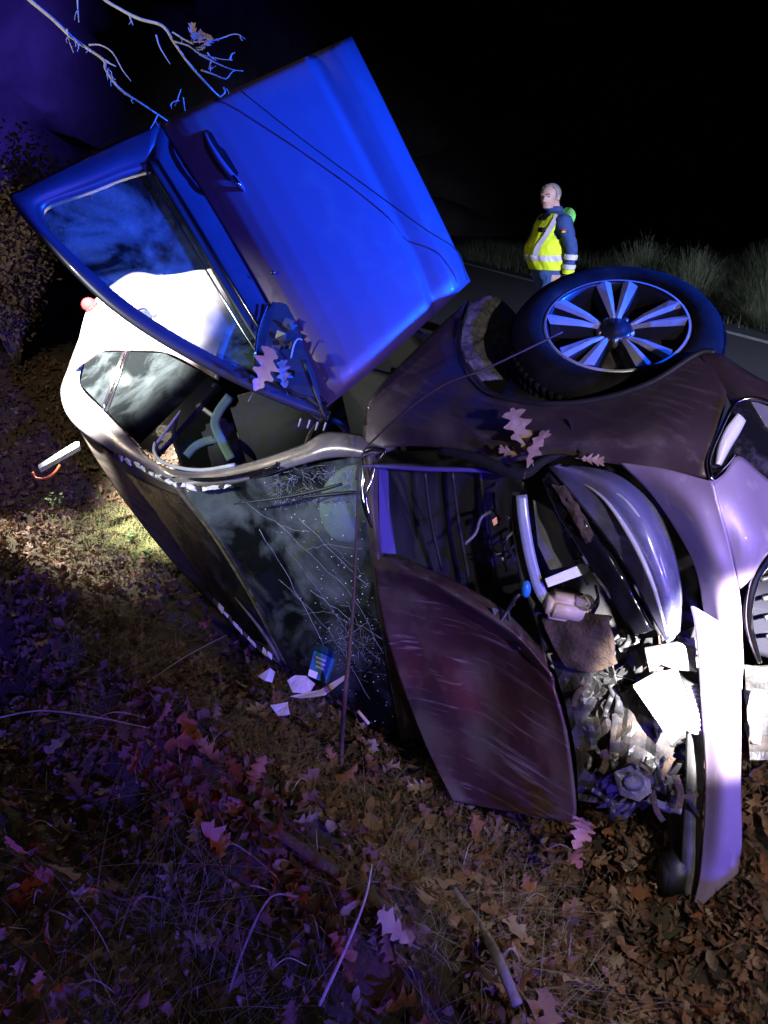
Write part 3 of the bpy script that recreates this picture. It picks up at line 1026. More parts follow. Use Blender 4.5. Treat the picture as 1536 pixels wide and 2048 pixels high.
# --- front wing
FE = [[(938, 598, 3.14), (922, 690, 2.98), (990, 788, 2.62), (1085, 806, 2.5), (1190, 799, 2.42), (1300, 765, 2.34), (1395, 706, 2.28)],
      [(850, 680, 3.07), (850, 760, 2.90), (940, 822, 2.64), (1070, 838, 2.45), (1195, 835, 2.34), (1320, 812, 2.24), (1452, 775, 2.16)],
      [(740, 800, 2.98), (790, 840, 2.86), (890, 858, 2.67), (1040, 878, 2.44), (1160, 880, 2.30), (1300, 878, 2.17), (1432, 872, 2.09)],
      [(724, 906, 2.95), (800, 893, 2.87), (880, 897, 2.74), (1000, 926, 2.53), (1110, 908, 2.38), (1210, 925, 2.27), (1412, 955, 2.08)]]
wing, wing_fn = patch('front_wing', FE, paint, car, 60, 30, 0.008, dent=0.012, dscale=5, seed=4)
ptube('arch_edge', [(920, 640, 3.06), (918, 700, 2.95), (945, 756, 2.76), (990, 790, 2.61), (1085, 807, 2.49), (1190, 800, 2.41), (1300, 766, 2.33), (1394, 708, 2.27), (1430, 704, 2.25)], 0.010, black, wing, 50)
plate('wing_seam', [(1136, 838, 2.36), (1142, 838, 2.36), (1166, 905, 2.30), (1160, 906, 2.30)], 0.003, black, wing)
patch('arch_liner', [[(940, 606, 3.08), (990, 592, 3.1), (1045, 640, 3.1)], [(922, 690, 2.96), (965, 680, 3.01), (1030, 690, 3.04)], [(948, 765, 2.76), (1000, 756, 2.85), (1050, 775, 2.92)]], felt, car, 30, 30, 0.01, dent=0.03, dscale=22)
patch('arch_inner', [[(1060, 600, 3.25), (1230, 590, 3.2), (1430, 650, 2.9)], [(1050, 700, 3.08), (1230, 720, 2.98), (1420, 700, 2.62)], [(1000, 794, 2.68), (1200, 803, 2.52), (1400, 712, 2.37)]], black, car, 12, 12, 0.01)
patch('bumper_side', [[(1393, 704, 2.28), (1440, 708, 2.23), (1500, 745, 2.16), (1600, 800, 2.06)], [(1445, 776, 2.17), (1480, 785, 2.12), (1530, 790, 2.09), (1600, 815, 2.04)], [(1462, 812, 2.13), (1485, 799, 2.10), (1530, 803, 2.08), (1600, 822, 2.05)]], paint, car, 16, 10, 0.008)

# --- fog lamp bay in the bumper
fog = plate('fog_lamp', [(1424, 948, 2.10), (1424, 905, 2.11), (1446, 855, 2.12), (1470, 812, 2.13), (1490, 801, 2.13), (1560, 812, 2.13), (1600, 830, 2.13), (1600, 1010, 2.13), (1530, 950, 2.12), (1478, 908, 2.11), (1450, 935, 2.10)], 0.02, gloss_black, car)
ptube('chrome_surround', [(1424, 962, 2.06), (1418, 918, 2.08), (1440, 862, 2.09), (1464, 814, 2.10), (1484, 800, 2.10), (1515, 797, 2.09), (1560, 812, 2.07), (1600, 830, 2.05)], 0.0055, chrome, fog, 36)
ptube('chrome_lower', [(1424, 962, 2.06), (1440, 950, 2.07), (1458, 932, 2.08), (1474, 908, 2.09)], [0.004, 0.006, 0.006, 0.003], chrome, fog, 12)
patch('lamp_lens', [[(1430, 928, 2.095), (1436, 890, 2.10), (1452, 856, 2.10), (1476, 826, 2.10)], [(1438, 928, 2.085), (1450, 892, 2.085), (1466, 862, 2.09), (1486, 834, 2.095)], [(1443, 932, 2.10), (1462, 896, 2.10), (1480, 866, 2.10), (1492, 842, 2.10)]], white_plastic, fog, 14, 6, 0.006)
plate('lamp_fin', [(1500, 800, 2.11), (1545, 815, 2.11), (1600, 880, 2.11), (1600, 915, 2.11), (1530, 850, 2.11)], 0.02, grey_plastic, fog)
patch('bumper_face', [[(1424, 966, 2.06), (1452, 940, 2.07), (1478, 912, 2.08), (1520, 945, 2.10), (1600, 1015, 2.12)], [(1440, 1030, 2.05), (1470, 1010, 2.05), (1500, 1000, 2.06), (1540, 1030, 2.08), (1600, 1060, 2.10)],
                      [(1464, 1110, 2.07), (1485, 1090, 2.05), (1515, 1080, 2.05), (1550, 1080, 2.07), (1600, 1100, 2.10)], [(1480, 1178, 2.10), (1495, 1165, 2.09), (1512, 1145, 2.08), (1545, 1105, 2.09), (1600, 1120, 2.12)]], paint_torchlit, car, 20, 20, 0.006)
patch('bumper_lower', [[(1598, 824, 2.06), (1680, 880, 2.12), (1730, 960, 2.25)], [(1598, 1015, 2.13), (1690, 1040, 2.2), (1745, 1060, 2.32)], [(1616, 1200, 2.2), (1700, 1220, 2.3), (1755, 1230, 2.42)], [(1616, 1420, 2.36), (1700, 1420, 2.45), (1755, 1420, 2.55)], [(1612, 1540, 2.44), (1690, 1545, 2.52), (1740, 1540, 2.6)]],
      M('bumper_plastic', (0.02, 0.02, 0.022), (0.035, 0.034, 0.034), 12, rough=0.55, dirt=((0.08, 0.06, 0.045), 5, 0.5, 0.75)), car, 12, 30, 0.02, dent=0.02, dscale=8)
# --- bumper cover: folded corner, then the long strip hanging to the ground
BU = [[(1238, 926, 2.24), (1330, 938, 2.14), (1426, 964, 2.05)], [(1300, 985, 2.22), (1375, 1008, 2.09), (1446, 1040, 2.045)], [(1352, 1060, 2.22), (1410, 1090, 2.09), (1466, 1120, 2.07)],
      [(1392, 1140, 2.22), (1436, 1170, 2.12), (1480, 1200, 2.10)], [(1410, 1250, 2.26), (1446, 1280, 2.17), (1486, 1310, 2.17)], [(1412, 1330, 2.28), (1446, 1350, 2.22), (1484, 1380, 2.22)]]
bump, _ = patch('bumper_cover', BU, paint_torchlit, car, 22, 40, 0.006, dent=0.006, dscale=9)
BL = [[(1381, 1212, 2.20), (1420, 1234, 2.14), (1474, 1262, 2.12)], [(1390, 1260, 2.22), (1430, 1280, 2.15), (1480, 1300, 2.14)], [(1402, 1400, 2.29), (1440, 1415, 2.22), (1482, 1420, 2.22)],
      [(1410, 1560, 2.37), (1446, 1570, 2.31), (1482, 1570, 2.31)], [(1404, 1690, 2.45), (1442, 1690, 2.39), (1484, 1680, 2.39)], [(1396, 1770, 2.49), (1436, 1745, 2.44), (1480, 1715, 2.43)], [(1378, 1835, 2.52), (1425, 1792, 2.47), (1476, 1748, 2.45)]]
bl, _ = patch('bumper_strip', BL, paint_torchlit, car, 20, 50, 0.006, dent=0.004, dscale=7, seed=3)
# --- grille corner and headlight
gr, _ = patch('grille', [[(1510, 1165, 2.16), (1560, 1110, 2.15), (1620, 1120, 2.15)], [(1500, 1240, 2.2), (1550, 1240, 2.2), (1620, 1240, 2.2)], [(1515, 1310, 2.25), (1560, 1320, 2.25), (1620, 1320, 2.25)]], gloss_black, car, 12, 12, 0.02)
ptube('grille_surround', [(1600, 1090, 2.06), (1548, 1104, 2.07), (1514, 1148, 2.09), (1500, 1195, 2.11), (1497, 1245, 2.14), (1508, 1290, 2.17), (1520, 1325, 2.2)], [0.013, 0.014, 0.014, 0.013, 0.012, 0.010, 0.006], chrome, gr, 40, 10)
for k in range(4):
    ptube('grille_bar', [(1522 + k * 4, 1160 + k * 38, 2.13), (1560, 1150 + k * 40, 2.13), (1620, 1150 + k * 40, 2.13)], 0.007, black, gr, 8)
HL = [[(1096, 934, 2.44), (1140, 985, 2.38), (1200, 1062, 2.32), (1255, 1142, 2.29), (1302, 1232, 2.28), (1335, 1288, 2.28)],
      [(1108, 933, 2.40), (1182, 975, 2.30), (1242, 1040, 2.23), (1290, 1118, 2.19), (1326, 1208, 2.20), (1344, 1280, 2.25)],
      [(1120, 931, 2.385), (1212, 962, 2.265), (1274, 1020, 2.20), (1318, 1104, 2.175), (1346, 1196, 2.19), (1352, 1272, 2.25)],
      [(1135, 928, 2.40), (1228, 945, 2.32), (1302, 1000, 2.26), (1344, 1085, 2.24), (1364, 1180, 2.25), (1361, 1262, 2.28)]]
hl, _ = patch('headlight', HL, lens, car, 34, 24, 0.02, dent=0.006, dscale=10)
ptube('light_strip', [(1150, 955, 2.355), (1210, 1000, 2.26), (1262, 1075, 2.205), (1300, 1155, 2.18), (1322, 1225, 2.195), (1334, 1272, 2.24)], [0.003, 0.005, 0.008, 0.007, 0.005, 0.003], pale_plastic, hl, 30)
ptube('light_guide', [(1190, 962, 2.29), (1250, 1000, 2.215), (1300, 1070, 2.185), (1330, 1150, 2.18), (1345, 1220, 2.205)], [0.002, 0.004, 0.005, 0.004, 0.002], pale_plastic, hl, 24)
patch('headlight_trim', [[(1082, 958, 2.47), (1112, 1030, 2.44), (1162, 1112, 2.40), (1216, 1192, 2.36), (1268, 1270, 2.33)], [(1094, 945, 2.43), (1140, 1005, 2.38), (1198, 1084, 2.33), (1250, 1165, 2.30), (1300, 1262, 2.29)]], gloss_black, car, 30, 6, 0.03, dent=0.02, dscale=14)
patch('mud_smear', [[(1102, 968, 2.41), (1140, 1030, 2.385), (1170, 1088, 2.35)], [(1118, 972, 2.395), (1152, 1026, 2.365), (1180, 1080, 2.335)], [(1130, 968, 2.40), (1162, 1015, 2.37), (1188, 1070, 2.34)]], mudmat, car, 20, 10, 0.02, dent=0.03, dscale=30, seed=2)
patch('mud_smear', [[(1082, 1236, 2.56), (1150, 1226, 2.51), (1218, 1230, 2.44)], [(1105, 1290, 2.56), (1165, 1290, 2.51), (1224, 1296, 2.45)], [(1130, 1335, 2.56), (1185, 1345, 2.52), (1228, 1330, 2.47)]], mudmat, car, 34, 40, 0.02, dent=0.045, dscale=13, seed=5)

# --- crumpled bonnet and the open engine bay
patch('bay_backing', [[(735, 905, 3.35), (1080, 910, 2.95), (1385, 985, 2.55)], [(770, 1220, 3.5), (1100, 1220, 3.1), (1395, 1220, 2.7)], [(860, 1440, 3.4), (1150, 1470, 3.0), (1400, 1500, 2.72)]], black, car, 16, 16, 0.03, dent=0.08, dscale=7)  # black backing sheet added to stop light holes behind the bay
patch('bay_cover', [[(738, 925, 3.02), (860, 935, 2.84), (1000, 945, 2.66), (1046, 968, 2.60)], [(752, 1020, 3.08), (870, 1030, 2.97), (980, 1050, 2.84), (1050, 1090, 2.78)], [(765, 1115, 3.15), (900, 1190, 3.07), (1010, 1260, 2.97), (1090, 1340, 2.87)]],
      M('under_bonnet', (0.010, 0.010, 0.016), (0.028, 0.028, 0.034), 3, rough=0.55, bump=0.1, bscale=50, stretch=(9, 2, 1)), car, 26, 26, 0.02, dent=0.02, dscale=6)
for k in range(4):
    x0 = 850 + k * 55
    ptube('cover_rib', [(x0, 945, 2.80 - k * .045), (x0 + 12, 1040, 2.88 - k * .04), (x0 + 34, 1140 + k * 25, 2.96 - k * .03)], 0.007, black, car, 14)
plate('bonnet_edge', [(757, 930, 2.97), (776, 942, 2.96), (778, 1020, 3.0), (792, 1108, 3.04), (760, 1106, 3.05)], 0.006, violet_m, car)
HO = [[(742, 1112, 3.05), (815, 1122, 2.97), (930, 1172, 2.84), (1010, 1222, 2.75), (1088, 1302, 2.66)],
      [(748, 1140, 3.0), (838, 1155, 2.86), (945, 1212, 2.71), (1030, 1268, 2.64), (1100, 1345, 2.60)],
      [(752, 1170, 3.06), (845, 1185, 2.95), (952, 1240, 2.82), (1036, 1295, 2.71), (1106, 1368, 2.61)],
      [(758, 1205, 3.09), (850, 1215, 2.98), (955, 1255, 2.86), (1040, 1315, 2.72), (1112, 1395, 2.60)],
      [(778, 1290, 3.12), (860, 1300, 3.05), (965, 1335, 2.93), (1050, 1385, 2.76), (1130, 1465, 2.60)],
      [(815, 1400, 3.12), (880, 1420, 3.06), (970, 1450, 2.93), (1060, 1500, 2.76), (1143, 1550, 2.61)],
      [(860, 1510, 3.07), (910, 1530, 3.01), (985, 1550, 2.9), (1070, 1580, 2.75), (1150, 1615, 2.62)],
      [(905, 1600, 2.97), (950, 1610, 2.94), (1010, 1622, 2.86), (1080, 1634, 2.74), (1146, 1645, 2.63)]]
hood, _ = patch('bonnet', HO, paint_hood, car, 60, 70, 0.010, dent=0.03, dscale=5.0, seed=8)
hood['label'] = 'crumpled wine-red bonnet, scraped and muddy'
patch('cowl', [[(722, 910, 2.97), (736, 1060, 3.02), (758, 1230, 3.15), (802, 1480, 3.38)], [(738, 905, 2.92), (750, 1060, 2.98), (776, 1230, 3.1), (830, 1480, 3.32)], [(756, 905, 2.95), (760, 1060, 3.02), (796, 1230, 3.16), (860, 1490, 3.3)]],
      M('muddy_cowl', (0.05, 0.035, 0.028), (0.11, 0.085, 0.06), 9, rough=0.5, coat=0.3, bump=0.4, bscale=40), car, 40, 12, 0.02, dent=0.02, dscale=14)
for pts, r in (([(724, 915, 2.93), (728, 950, 2.92), (724, 985, 2.92), (732, 1020, 2.93), (744, 1055, 2.95)], [0.006, 0.009, 0.008, 0.012, 0.006]),
               ([(752, 925, 2.90), (742, 965, 2.90), (732, 995, 2.91), (738, 1030, 2.92)], [0.004, 0.005, 0.006, 0.01]),
               ([(727, 905, 2.92), (745, 898, 2.91), (770, 902, 2.89), (760, 918, 2.9)], [0.008, 0.012, 0.008, 0.005])):
    ptube('bonnet_hinge', pts, r, chrome, car, 22)
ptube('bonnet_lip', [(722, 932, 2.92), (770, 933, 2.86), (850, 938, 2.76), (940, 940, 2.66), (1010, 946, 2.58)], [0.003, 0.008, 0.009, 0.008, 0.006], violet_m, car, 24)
ptube('wing_edge_fold', [(880, 900, 2.70), (950, 915, 2.60), (1010, 940, 2.52), (1050, 945, 2.47), (1090, 920, 2.42), (1140, 905, 2.38)], [0.012, 0.02, 0.024, 0.02, 0.014, 0.01], black, car, 30)
# radiator support, reservoir, loose parts in the bay
strip_pts('support_strip', [(1043, 990, 2.50), (1048, 1040, 2.50), (1060, 1110, 2.52), (1080, 1180, 2.54), (1104, 1215, 2.55)], 0.036, blue_grey, car, 24, 0.008)
strip_pts('support_gap_shade', [(1030, 985, 2.53), (1034, 1060, 2.55), (1048, 1150, 2.58), (1075, 1225, 2.6), (1098, 1300, 2.62)], 0.03, black, car, 24, 0.02)  # black strip put in as the shaded gap beside the support
plate('grey_panel', [(1066, 1000, 2.56), (1118, 1030, 2.55), (1128, 1085, 2.55), (1150, 1130, 2.56), (1100, 1140, 2.58), (1076, 1090, 2.58)], 0.01, grey_plastic, car)
plate('white_bar', [(1090, 1158, 2.49), (1164, 1128, 2.46), (1182, 1136, 2.46), (1172, 1148, 2.46), (1096, 1175, 2.49)], 0.014, white_plastic, car, bev=0.003)
boxo('reservoir', P(1132, 1212, 2.54), Vector((0.068, 0.01, -0.018)), Vector((0, 0.05, 0)), Vector((0.012, 0, 0.040)), tan_plastic, car, 0.018, 4)
v_, f_ = lathe_data(P(1172, 1205, 2.48), (CAMP - P(1172, 1205, 2.48)) + Vector((0.6, 0, 0.3)), [(0.022, -0.03), (0.026, -0.01), (0.026, 0.008), (0.018, 0.012), (0.0, 0.012)], 20)
link('reservoir_cap', mesh('reservoir_cap', v_, f_), clear_plastic, car)
v_, f_ = ellipsoid_data(P(1052, 1178, 2.52), 0.016, 0.02, 0.03)
link('blue_connector', mesh('blue_connector', v_, f_), blue_cap, car)
plate('red_clip', [(984, 1040, 2.66), (998, 1030, 2.66), (1002, 1040, 2.66), (988, 1052, 2.66)], 0.01, red_m, car)
rnd = random.Random(31)
for i in range(16):   # cables and hoses across the bay
    x, y = rnd.uniform(985, 1200), rnd.uniform(990, 1260)
    d = 2.66 - (x - 985) * 0.0006 + 0.05
    pts = [(x, y, d)]
    a = rnd.uniform(0, 6)
    for k in range(3):
        a += rnd.uniform(-.9, .9)
        x += cos(a) * 28
        y += sin(a) * 34
        pts.append((x, y, d + rnd.uniform(-.03, .03)))
    ptube('hose', pts, rnd.uniform(0.003, 0.008), rnd.choice((black, black, grey_plastic)), car, 14, 6)
for i in range(10):
    x, y = rnd.uniform(985, 1040), rnd.uniform(1030, 1230)
    c = P(x, y, 2.68)
    pts = [c + Vector((rnd.uniform(-.02, .02), rnd.uniform(-.01, .01), rnd.uniform(-.03, .03))) for k in range(3)]
    plate3('broken_bracket', pts, 0.004, rnd.choice((pale_plastic, grey_plastic, chrome)), car)
rnd = random.Random(47)
for i in range(70):
    x, y = rnd.uniform(1150, 1385), rnd.uniform(1230, 1600)
    if y > 1330 and 1262 < x < 1390 and y < 1490:
        continue
    if x < 1150 + max(0, (y - 1450)) * 0.25:
        continue
    d = 2.60 - (x - 1150) * 0.0009 + rnd.uniform(-.05, .05)
    a = rnd.gauss(1.35, 0.6)
    L = rnd.uniform(18, 75)
    pts = [(x, y, d)]
    for k in range(3):
        a += rnd.uniform(-.5, .5)
        x += cos(a) * L / 3
        y += sin(a) * L / 3
        pts.append((x, y, d + rnd.uniform(-.02, .02)))
    c = P(*pts[-1])
    if c.z < ground_z(c.x, c.y) or c.z > 0.9:
        continue
    strip_pts('torn_strip', pts, rnd.uniform(0.006, 0.024), rnd.choice((grey_plastic, black, black, black, mudmat, mudmat)), car, 8, 0.003)
patch('torn_liner', [[(1100, 1310, 2.62), (1160, 1290, 2.57), (1215, 1290, 2.51)], [(1128, 1400, 2.63), (1185, 1400, 2.58), (1240, 1400, 2.52)], [(1150, 1500, 2.63), (1200, 1500, 2.59), (1262, 1510, 2.54)], [(1157, 1600, 2.64), (1196, 1605, 2.60), (1228, 1592, 2.58)]],
      torn_dark, car, 9, 22, 0.004, dent=0.06, dscale=19, seed=6, flat=True)
patch('lamp_bucket', [[(1230, 1392, 2.52), (1290, 1376, 2.48), (1352, 1478, 2.48)], [(1222, 1470, 2.52), (1282, 1480, 2.50), (1342, 1530, 2.50)], [(1216, 1535, 2.53), (1268, 1552, 2.51), (1330, 1590, 2.52)]],
      torn_dark, car, 12, 12, 0.004, dent=0.055, dscale=23, seed=9, flat=True)
# front end below the headlight
plate('white_housing', [(1268, 1376, 2.34), (1312, 1352, 2.32), (1356, 1343, 2.31), (1366, 1372, 2.31), (1388, 1410, 2.32), (1384, 1450, 2.33), (1345, 1490, 2.35), (1318, 1448, 2.35)], 0.03, white_plastic, car, bev=0.006)
plate('grey_bracket', [(1290, 1300, 2.34), (1355, 1288, 2.30), (1390, 1300, 2.30), (1395, 1345, 2.31), (1350, 1340, 2.33), (1322, 1330, 2.34), (1300, 1345, 2.35)], 0.02, grey_plastic, car, bev=0.004)
hc = [P(x, y, d) for x, y, d in ((1382, 1372, 2.35), (1392, 1400, 2.34), (1394, 1430, 2.34), (1384, 1462, 2.35))]
hp = smooth_line(hc, 40)
v_, f_ = tube_data(hp, [0.017 + 0.004 * (i % 4 < 2) for i in range(41)], 12)
link('corrugated_hose', mesh('corrugated_hose', v_, f_), M('violet_hose', (0.10, 0.09, 0.17), rough=0.4), car)
beam, _ = patch('bumper_beam', [[(1372, 1462, 2.42), (1390, 1461, 2.39), (1406, 1460, 2.40)], [(1370, 1560, 2.46), (1388, 1560, 2.43), (1408, 1560, 2.44)], [(1364, 1660, 2.51), (1384, 1660, 2.48), (1404, 1662, 2.49)], [(1362, 1730, 2.54), (1376, 1740, 2.52), (1396, 1750, 2.52)], [(1370, 1800, 2.56), (1378, 1810, 2.55), (1388, 1815, 2.55)]],
                 grey_plastic, car, 8, 36, 0.02, dent=0.006, dscale=20)
for y in (1480, 1520, 1570, 1625, 1690):
    ptube('beam_clip', [(1378, y, 2.44 + (y - 1480) * .0004), (1398, y - 2, 2.42 + (y - 1480) * .0004)], 0.006, pale_plastic, beam, 4)
for k in range(12):
    y = 1480 + k * 26
    plate('beam_tab', [(1362 + rnd.uniform(-4, 2), y, 2.47 + k * .009), (1374, y - 6, 2.45 + k * .009), (1374, y + 10, 2.45 + k * .009)], 0.006, grey_plastic, beam)
patch('gap_shadow_sheet', [[(1335, 1500, 2.62), (1385, 1480, 2.56)], [(1335, 1620, 2.66), (1380, 1620, 2.60)], [(1345, 1740, 2.66), (1385, 1740, 2.62)]], black, car, 4, 10, 0.03)  # black sheet put in as the shadow gap beside the beam
boxo('tow_block', P(1352, 1742, 2.58), Vector((0.05, 0.01, 0.01)), Vector((0, 0.05, 0)), Vector((0.0, 0.0, 0.06)), black, car, 0.012)
patch('lower_grille', [[(1490, 1340, 2.30), (1540, 1335, 2.28), (1620, 1340, 2.28)], [(1494, 1420, 2.36), (1540, 1420, 2.34), (1620, 1420, 2.34)], [(1500, 1520, 2.42), (1545, 1520, 2.42), (1620, 1520, 2.42)]], torn_dark, car, 12, 12, 0.02, dent=0.05, dscale=14, flat=True)
strip_pts('grille_blade', [(1518, 1380, 2.27), (1514, 1430, 2.29), (1510, 1490, 2.33)], 0.03, grey_plastic, car, 12, 0.006)
# ------------------------------------------------------------------ ground cover
def G(px, py, lift=0.0):
    """where the sight line through px,py meets the ground"""
    d = (P(px, py, 1.0) - CAMP)
    t = 0.6
    for _ in range(500):
        q = CAMP + d * t
        if q.z <= ground_z(q.x, q.y):
            break
        t += 0.02
    return Vector((q.x, q.y, ground_z(q.x, q.y) + lift))


def leaf_data(L=0.09, Wd=0.055, curl=0.3, fold=0.25, lobes=4, seed=0, fine=False):
    """oak leaf: lobed outline, midrib fold and curl along its length; one piece with a stalk"""
    r = random.Random(seed)
    st = []
    n = lobes * 4 + 2 if fine else lobes * 3 + 1
    ph = r.uniform(0, 0.6)
    for i in range(n + 1):
        t = i / n
        env = max(0.0, sin(pi * min(1, t * 0.9 + 0.08))) ** 0.7 * (0.55 + 0.6 * t) if t < 0.97 else 0.3
        w = Wd * 0.5 * env * (0.80 + 0.42 * sin(2 * pi * (t * lobes) - 1.4 + ph)) * r.uniform(.92, 1.08)
        st.append((t, w if i else Wd * 0.04))
    V, F = [], []
    bend = curl
    for t, w in st:
        a = bend * (t - 0.4) * 2
        y = L * (t - 0.5)
        z = L * 0.35 * a * (t - 0.4) + 0.0
        x0 = 0.06 * L * sin(t * 3 + seed)
        sk = 0.016 * (1 if w > 0.012 else 0)
        V += [(x0 - w, y + sk * 0.5, z + abs(w) * fold * r.uniform(.5, 1.5)), (x0, y, z), (x0 + w, y + sk * 0.5, z + abs(w) * fold * r.uniform(.5, 1.5))]
    for i in range(n):
        b = i * 3
        F += [(b, b + 1, b + 4, b + 3), (b + 1, b + 2, b + 5, b + 4)]
    k = len(V)
    V += [(V[1][0] - .001, -L * 0.78, V[1][2] + .004), (V[1][0] + .0012, -L * 0.78, V[1][2] + .004)]
    F += [(k, k + 1, 1)]
    return [Vector(v) for v in V], F


variants = [leaf_data(0.085 * (0.8 + 0.08 * i), 0.055 * (0.85 + 0.06 * i), (-0.6, 0.5, 0.9, -0.3, 1.3, 0.2)[i], (0.5, -0.35, 0.8, 0.25, -0.6, 0.1)[i], (3, 4, 4, 3, 5, 4)[i], i) for i in range(6)]
def oval_data(L, Wd, curl, torn, seed):
    r = random.Random(seed)
    V, F = [], []
    n = 6
    for i in range(n + 1):
        t = i / n
        w = Wd * 0.5 * sin(pi * (0.08 + 0.88 * t)) * r.uniform(.85, 1.15)
        z = L * curl * (t - 0.45) ** 2
        wl, wr = w, w * (r.uniform(.2, 1) if torn else 1)
        V += [Vector((-wl, L * (t - .5), z + wl * .5 * curl)), Vector((0, L * (t - .5), z)), Vector((wr, L * (t - .5), z + wr * .4))]
    for i in range(n):
        b = i * 3
        F += [(b, b + 1, b + 4, b + 3), (b + 1, b + 2, b + 5, b + 4)]
    return V, F


small_variants = [oval_data(0.06, 0.035, 0.8, False, 1), oval_data(0.045, 0.03, -0.9, True, 2), oval_data(0.07, 0.03, 1.6, True, 3), oval_data(0.03, 0.02, 0.3, True, 4), oval_data(0.05, 0.022, 2.2, False, 5)]
leafmeshes = []
for i, (v, f) in enumerate(variants):
    for mt in (leaf_o, leaf_o2, leaf_o3):
        me = mesh('leaf', v, f)
        me.materials.append(mt)
        for p in me.polygons:
            p.use_smooth = True
        leafmeshes.append(me)

rnd = random.Random(77)


def car_block(x, y):
    """inside the car's footprint: nothing lies there"""
    r = Vector((x, y)) - Vector((CAR0.x, CAR0.y))
    a = r.x * CARX.x + r.y * CARX.y
    b = r.x * (-CARX.y) + r.y * CARX.x          # to the car's road side positive
    return -3.0 < a < 0.25 and -0.05 < b < 1.3


def leaf_pose(x, y, sc, tilt):
    z = ground_z(x, y)
    e = 0.05
    n = Vector((ground_z(x - e, y) - ground_z(x + e, y), ground_z(x, y - e) - ground_z(x, y + e), 2 * e)).normalized()
    q = Vector((0, 0, 1)).rotation_difference(n).to_matrix()
    m = q @ Matrix.Rotation(rnd.gauss(0, tilt), 3, 'X') @ Matrix.Rotation(rnd.gauss(0, tilt), 3, 'Y') @ Matrix.Rotation(rnd.uniform(0, 2 * pi), 3, 'Z')
    return Vector((x, y, z + rnd.uniform(0.004, 0.035))), m * sc


# loose leaves on top that can be told apart
count = 0
tries = 0
while count < 300 and tries < 20000:
    tries += 1
    if count % 4 == 0:
        x, y = rnd.uniform(0.3, 1.7), rnd.uniform(0.9, 2.3)
    elif rnd.random() < 0.6:
        x, y = rnd.uniform(-1.4, 1.6), rnd.uniform(0.95, 2.9)
    else:
        x, y = rnd.uniform(-2.6, 0.4), rnd.uniform(1.5, 4.6)
    if car_block(x, y):
        continue
    loc, m = leaf_pose(x, y, rnd.uniform(0.85, 1.5), 0.42)
    o = bpy.data.objects.new('leaf', leafmeshes[rnd.randrange(len(leafmeshes))])
    scene.collection.objects.link(o)
    o.parent = ground
    loc.z += 0.02
    o.matrix_world = Matrix.Translation(loc) @ m.to_4x4()
    count += 1

# the litter below them
V, F = [], []
for i in range(25500):
    k = rnd.random()
    if i >= 19500:
        x, y = rnd.uniform(-4.2, -1.3), rnd.uniform(3.6, 8.0)
    elif i >= 15000:
        x, y = rnd.uniform(0.2, 2.0), rnd.uniform(0.8, 2.5)
    elif k < 0.62:
        x, y = rnd.uniform(-2.0, 2.2), rnd.uniform(0.75, 3.6)
    else:
        x, y = rnd.uniform(-4.2, 0.5), rnd.uniform(1.5, 8.0)
    if car_block(x, y) or road_s(x, y) > -4.3:
        continue
    loc, m = leaf_pose(x, y, rnd.uniform(0.45, 1.15), 0.75)
    vv, ff = variants[rnd.randrange(6)] if rnd.random() < 0.30 else small_variants[rnd.randrange(5)]
    b = len(V)
    V += [loc + m @ p for p in vv]
    F += [tuple(b + q for q in t) for t in ff]
litter = link('leaf_litter', mesh('leaf_litter', V, F), leaf_m)
tag(litter, 'brown oak leaf litter covering the ditch and bank', 'leaf litter', None, 'stuff')


def blades(n, place, h, mat, name, label, cat, lean=0.6, width=0.0022, segs=4):
    V, F = [], []
    for i in range(n):
        p = place()
        if p is None:
            continue
        hh = h * rnd.uniform(0.4, 1.3)
        a = rnd.uniform(0, 2 * pi)
        d = Vector((cos(a), sin(a), 0))
        s = Vector((-sin(a), cos(a), 0)) * width * rnd.uniform(.6, 1.4)
        ln_ = lean * rnd.uniform(0.3, 1.5)
        b = len(V)
        for k in range(segs + 1):
            t = k / segs
            c = p + d * (hh * ln_ * t * t) + Vector((0, 0, hh * (t - 0.35 * ln_ * t * t)))
            w = 1 - 0.85 * t
            V += [c - s * w, c + s * w]
        for k in range(segs):
            F.append((b + 2 * k, b + 2 * k + 1, b + 2 * k + 3, b + 2 * k + 2))
    o = link(name, mesh(name, V, F), mat)
    tag(o, label, cat, None, 'stuff')
    return o


def near_place():
    x, y = rnd.uniform(-2.6, 1.6), rnd.uniform(0.8, 4.6)
    if car_block(x, y) or noise.noise(Vector((x * 1.6, y * 1.6, 5))) < 0.02 + 0.35 * sst(0.2, 1.2, x):
        return None
    return Vector((x, y, ground_z(x, y)))


blades(24000, near_place, 0.10, grass_dry, 'dry_grass', 'thin dry grass stems tangled through the leaf litter', 'dry grass', 2.4, 0.0011, 4)
CL = G(330, 1880)


def clump_place():
    a, r = rnd.uniform(0, 6.28), abs(rnd.gauss(0, 0.11))
    x, y = CL.x + r * cos(a) * 1.5, CL.y + r * sin(a)
    return Vector((x, y, ground_z(x, y)))


blades(170, clump_place, 0.26, grass_dry, 'grass_tuft', 'flattened tuft of straw-coloured grass at lower left', 'grass tuft', 2.2, 0.0011, 6)


def verge_place():
    s, t = rnd.uniform(0.35, 2.6), rnd.uniform(-4, 22)
    p = RP0 + RD * t + RN * s
    return Vector((p.x, p.y, ground_z(p.x, p.y)))


blades(9000, verge_place, 0.34, grass_green, 'verge_grass', 'rough grass along the far edge of the road', 'grass', 0.7, 0.004, 4)
moss_a, moss_b = G(230, 1040), G(350, 1100)


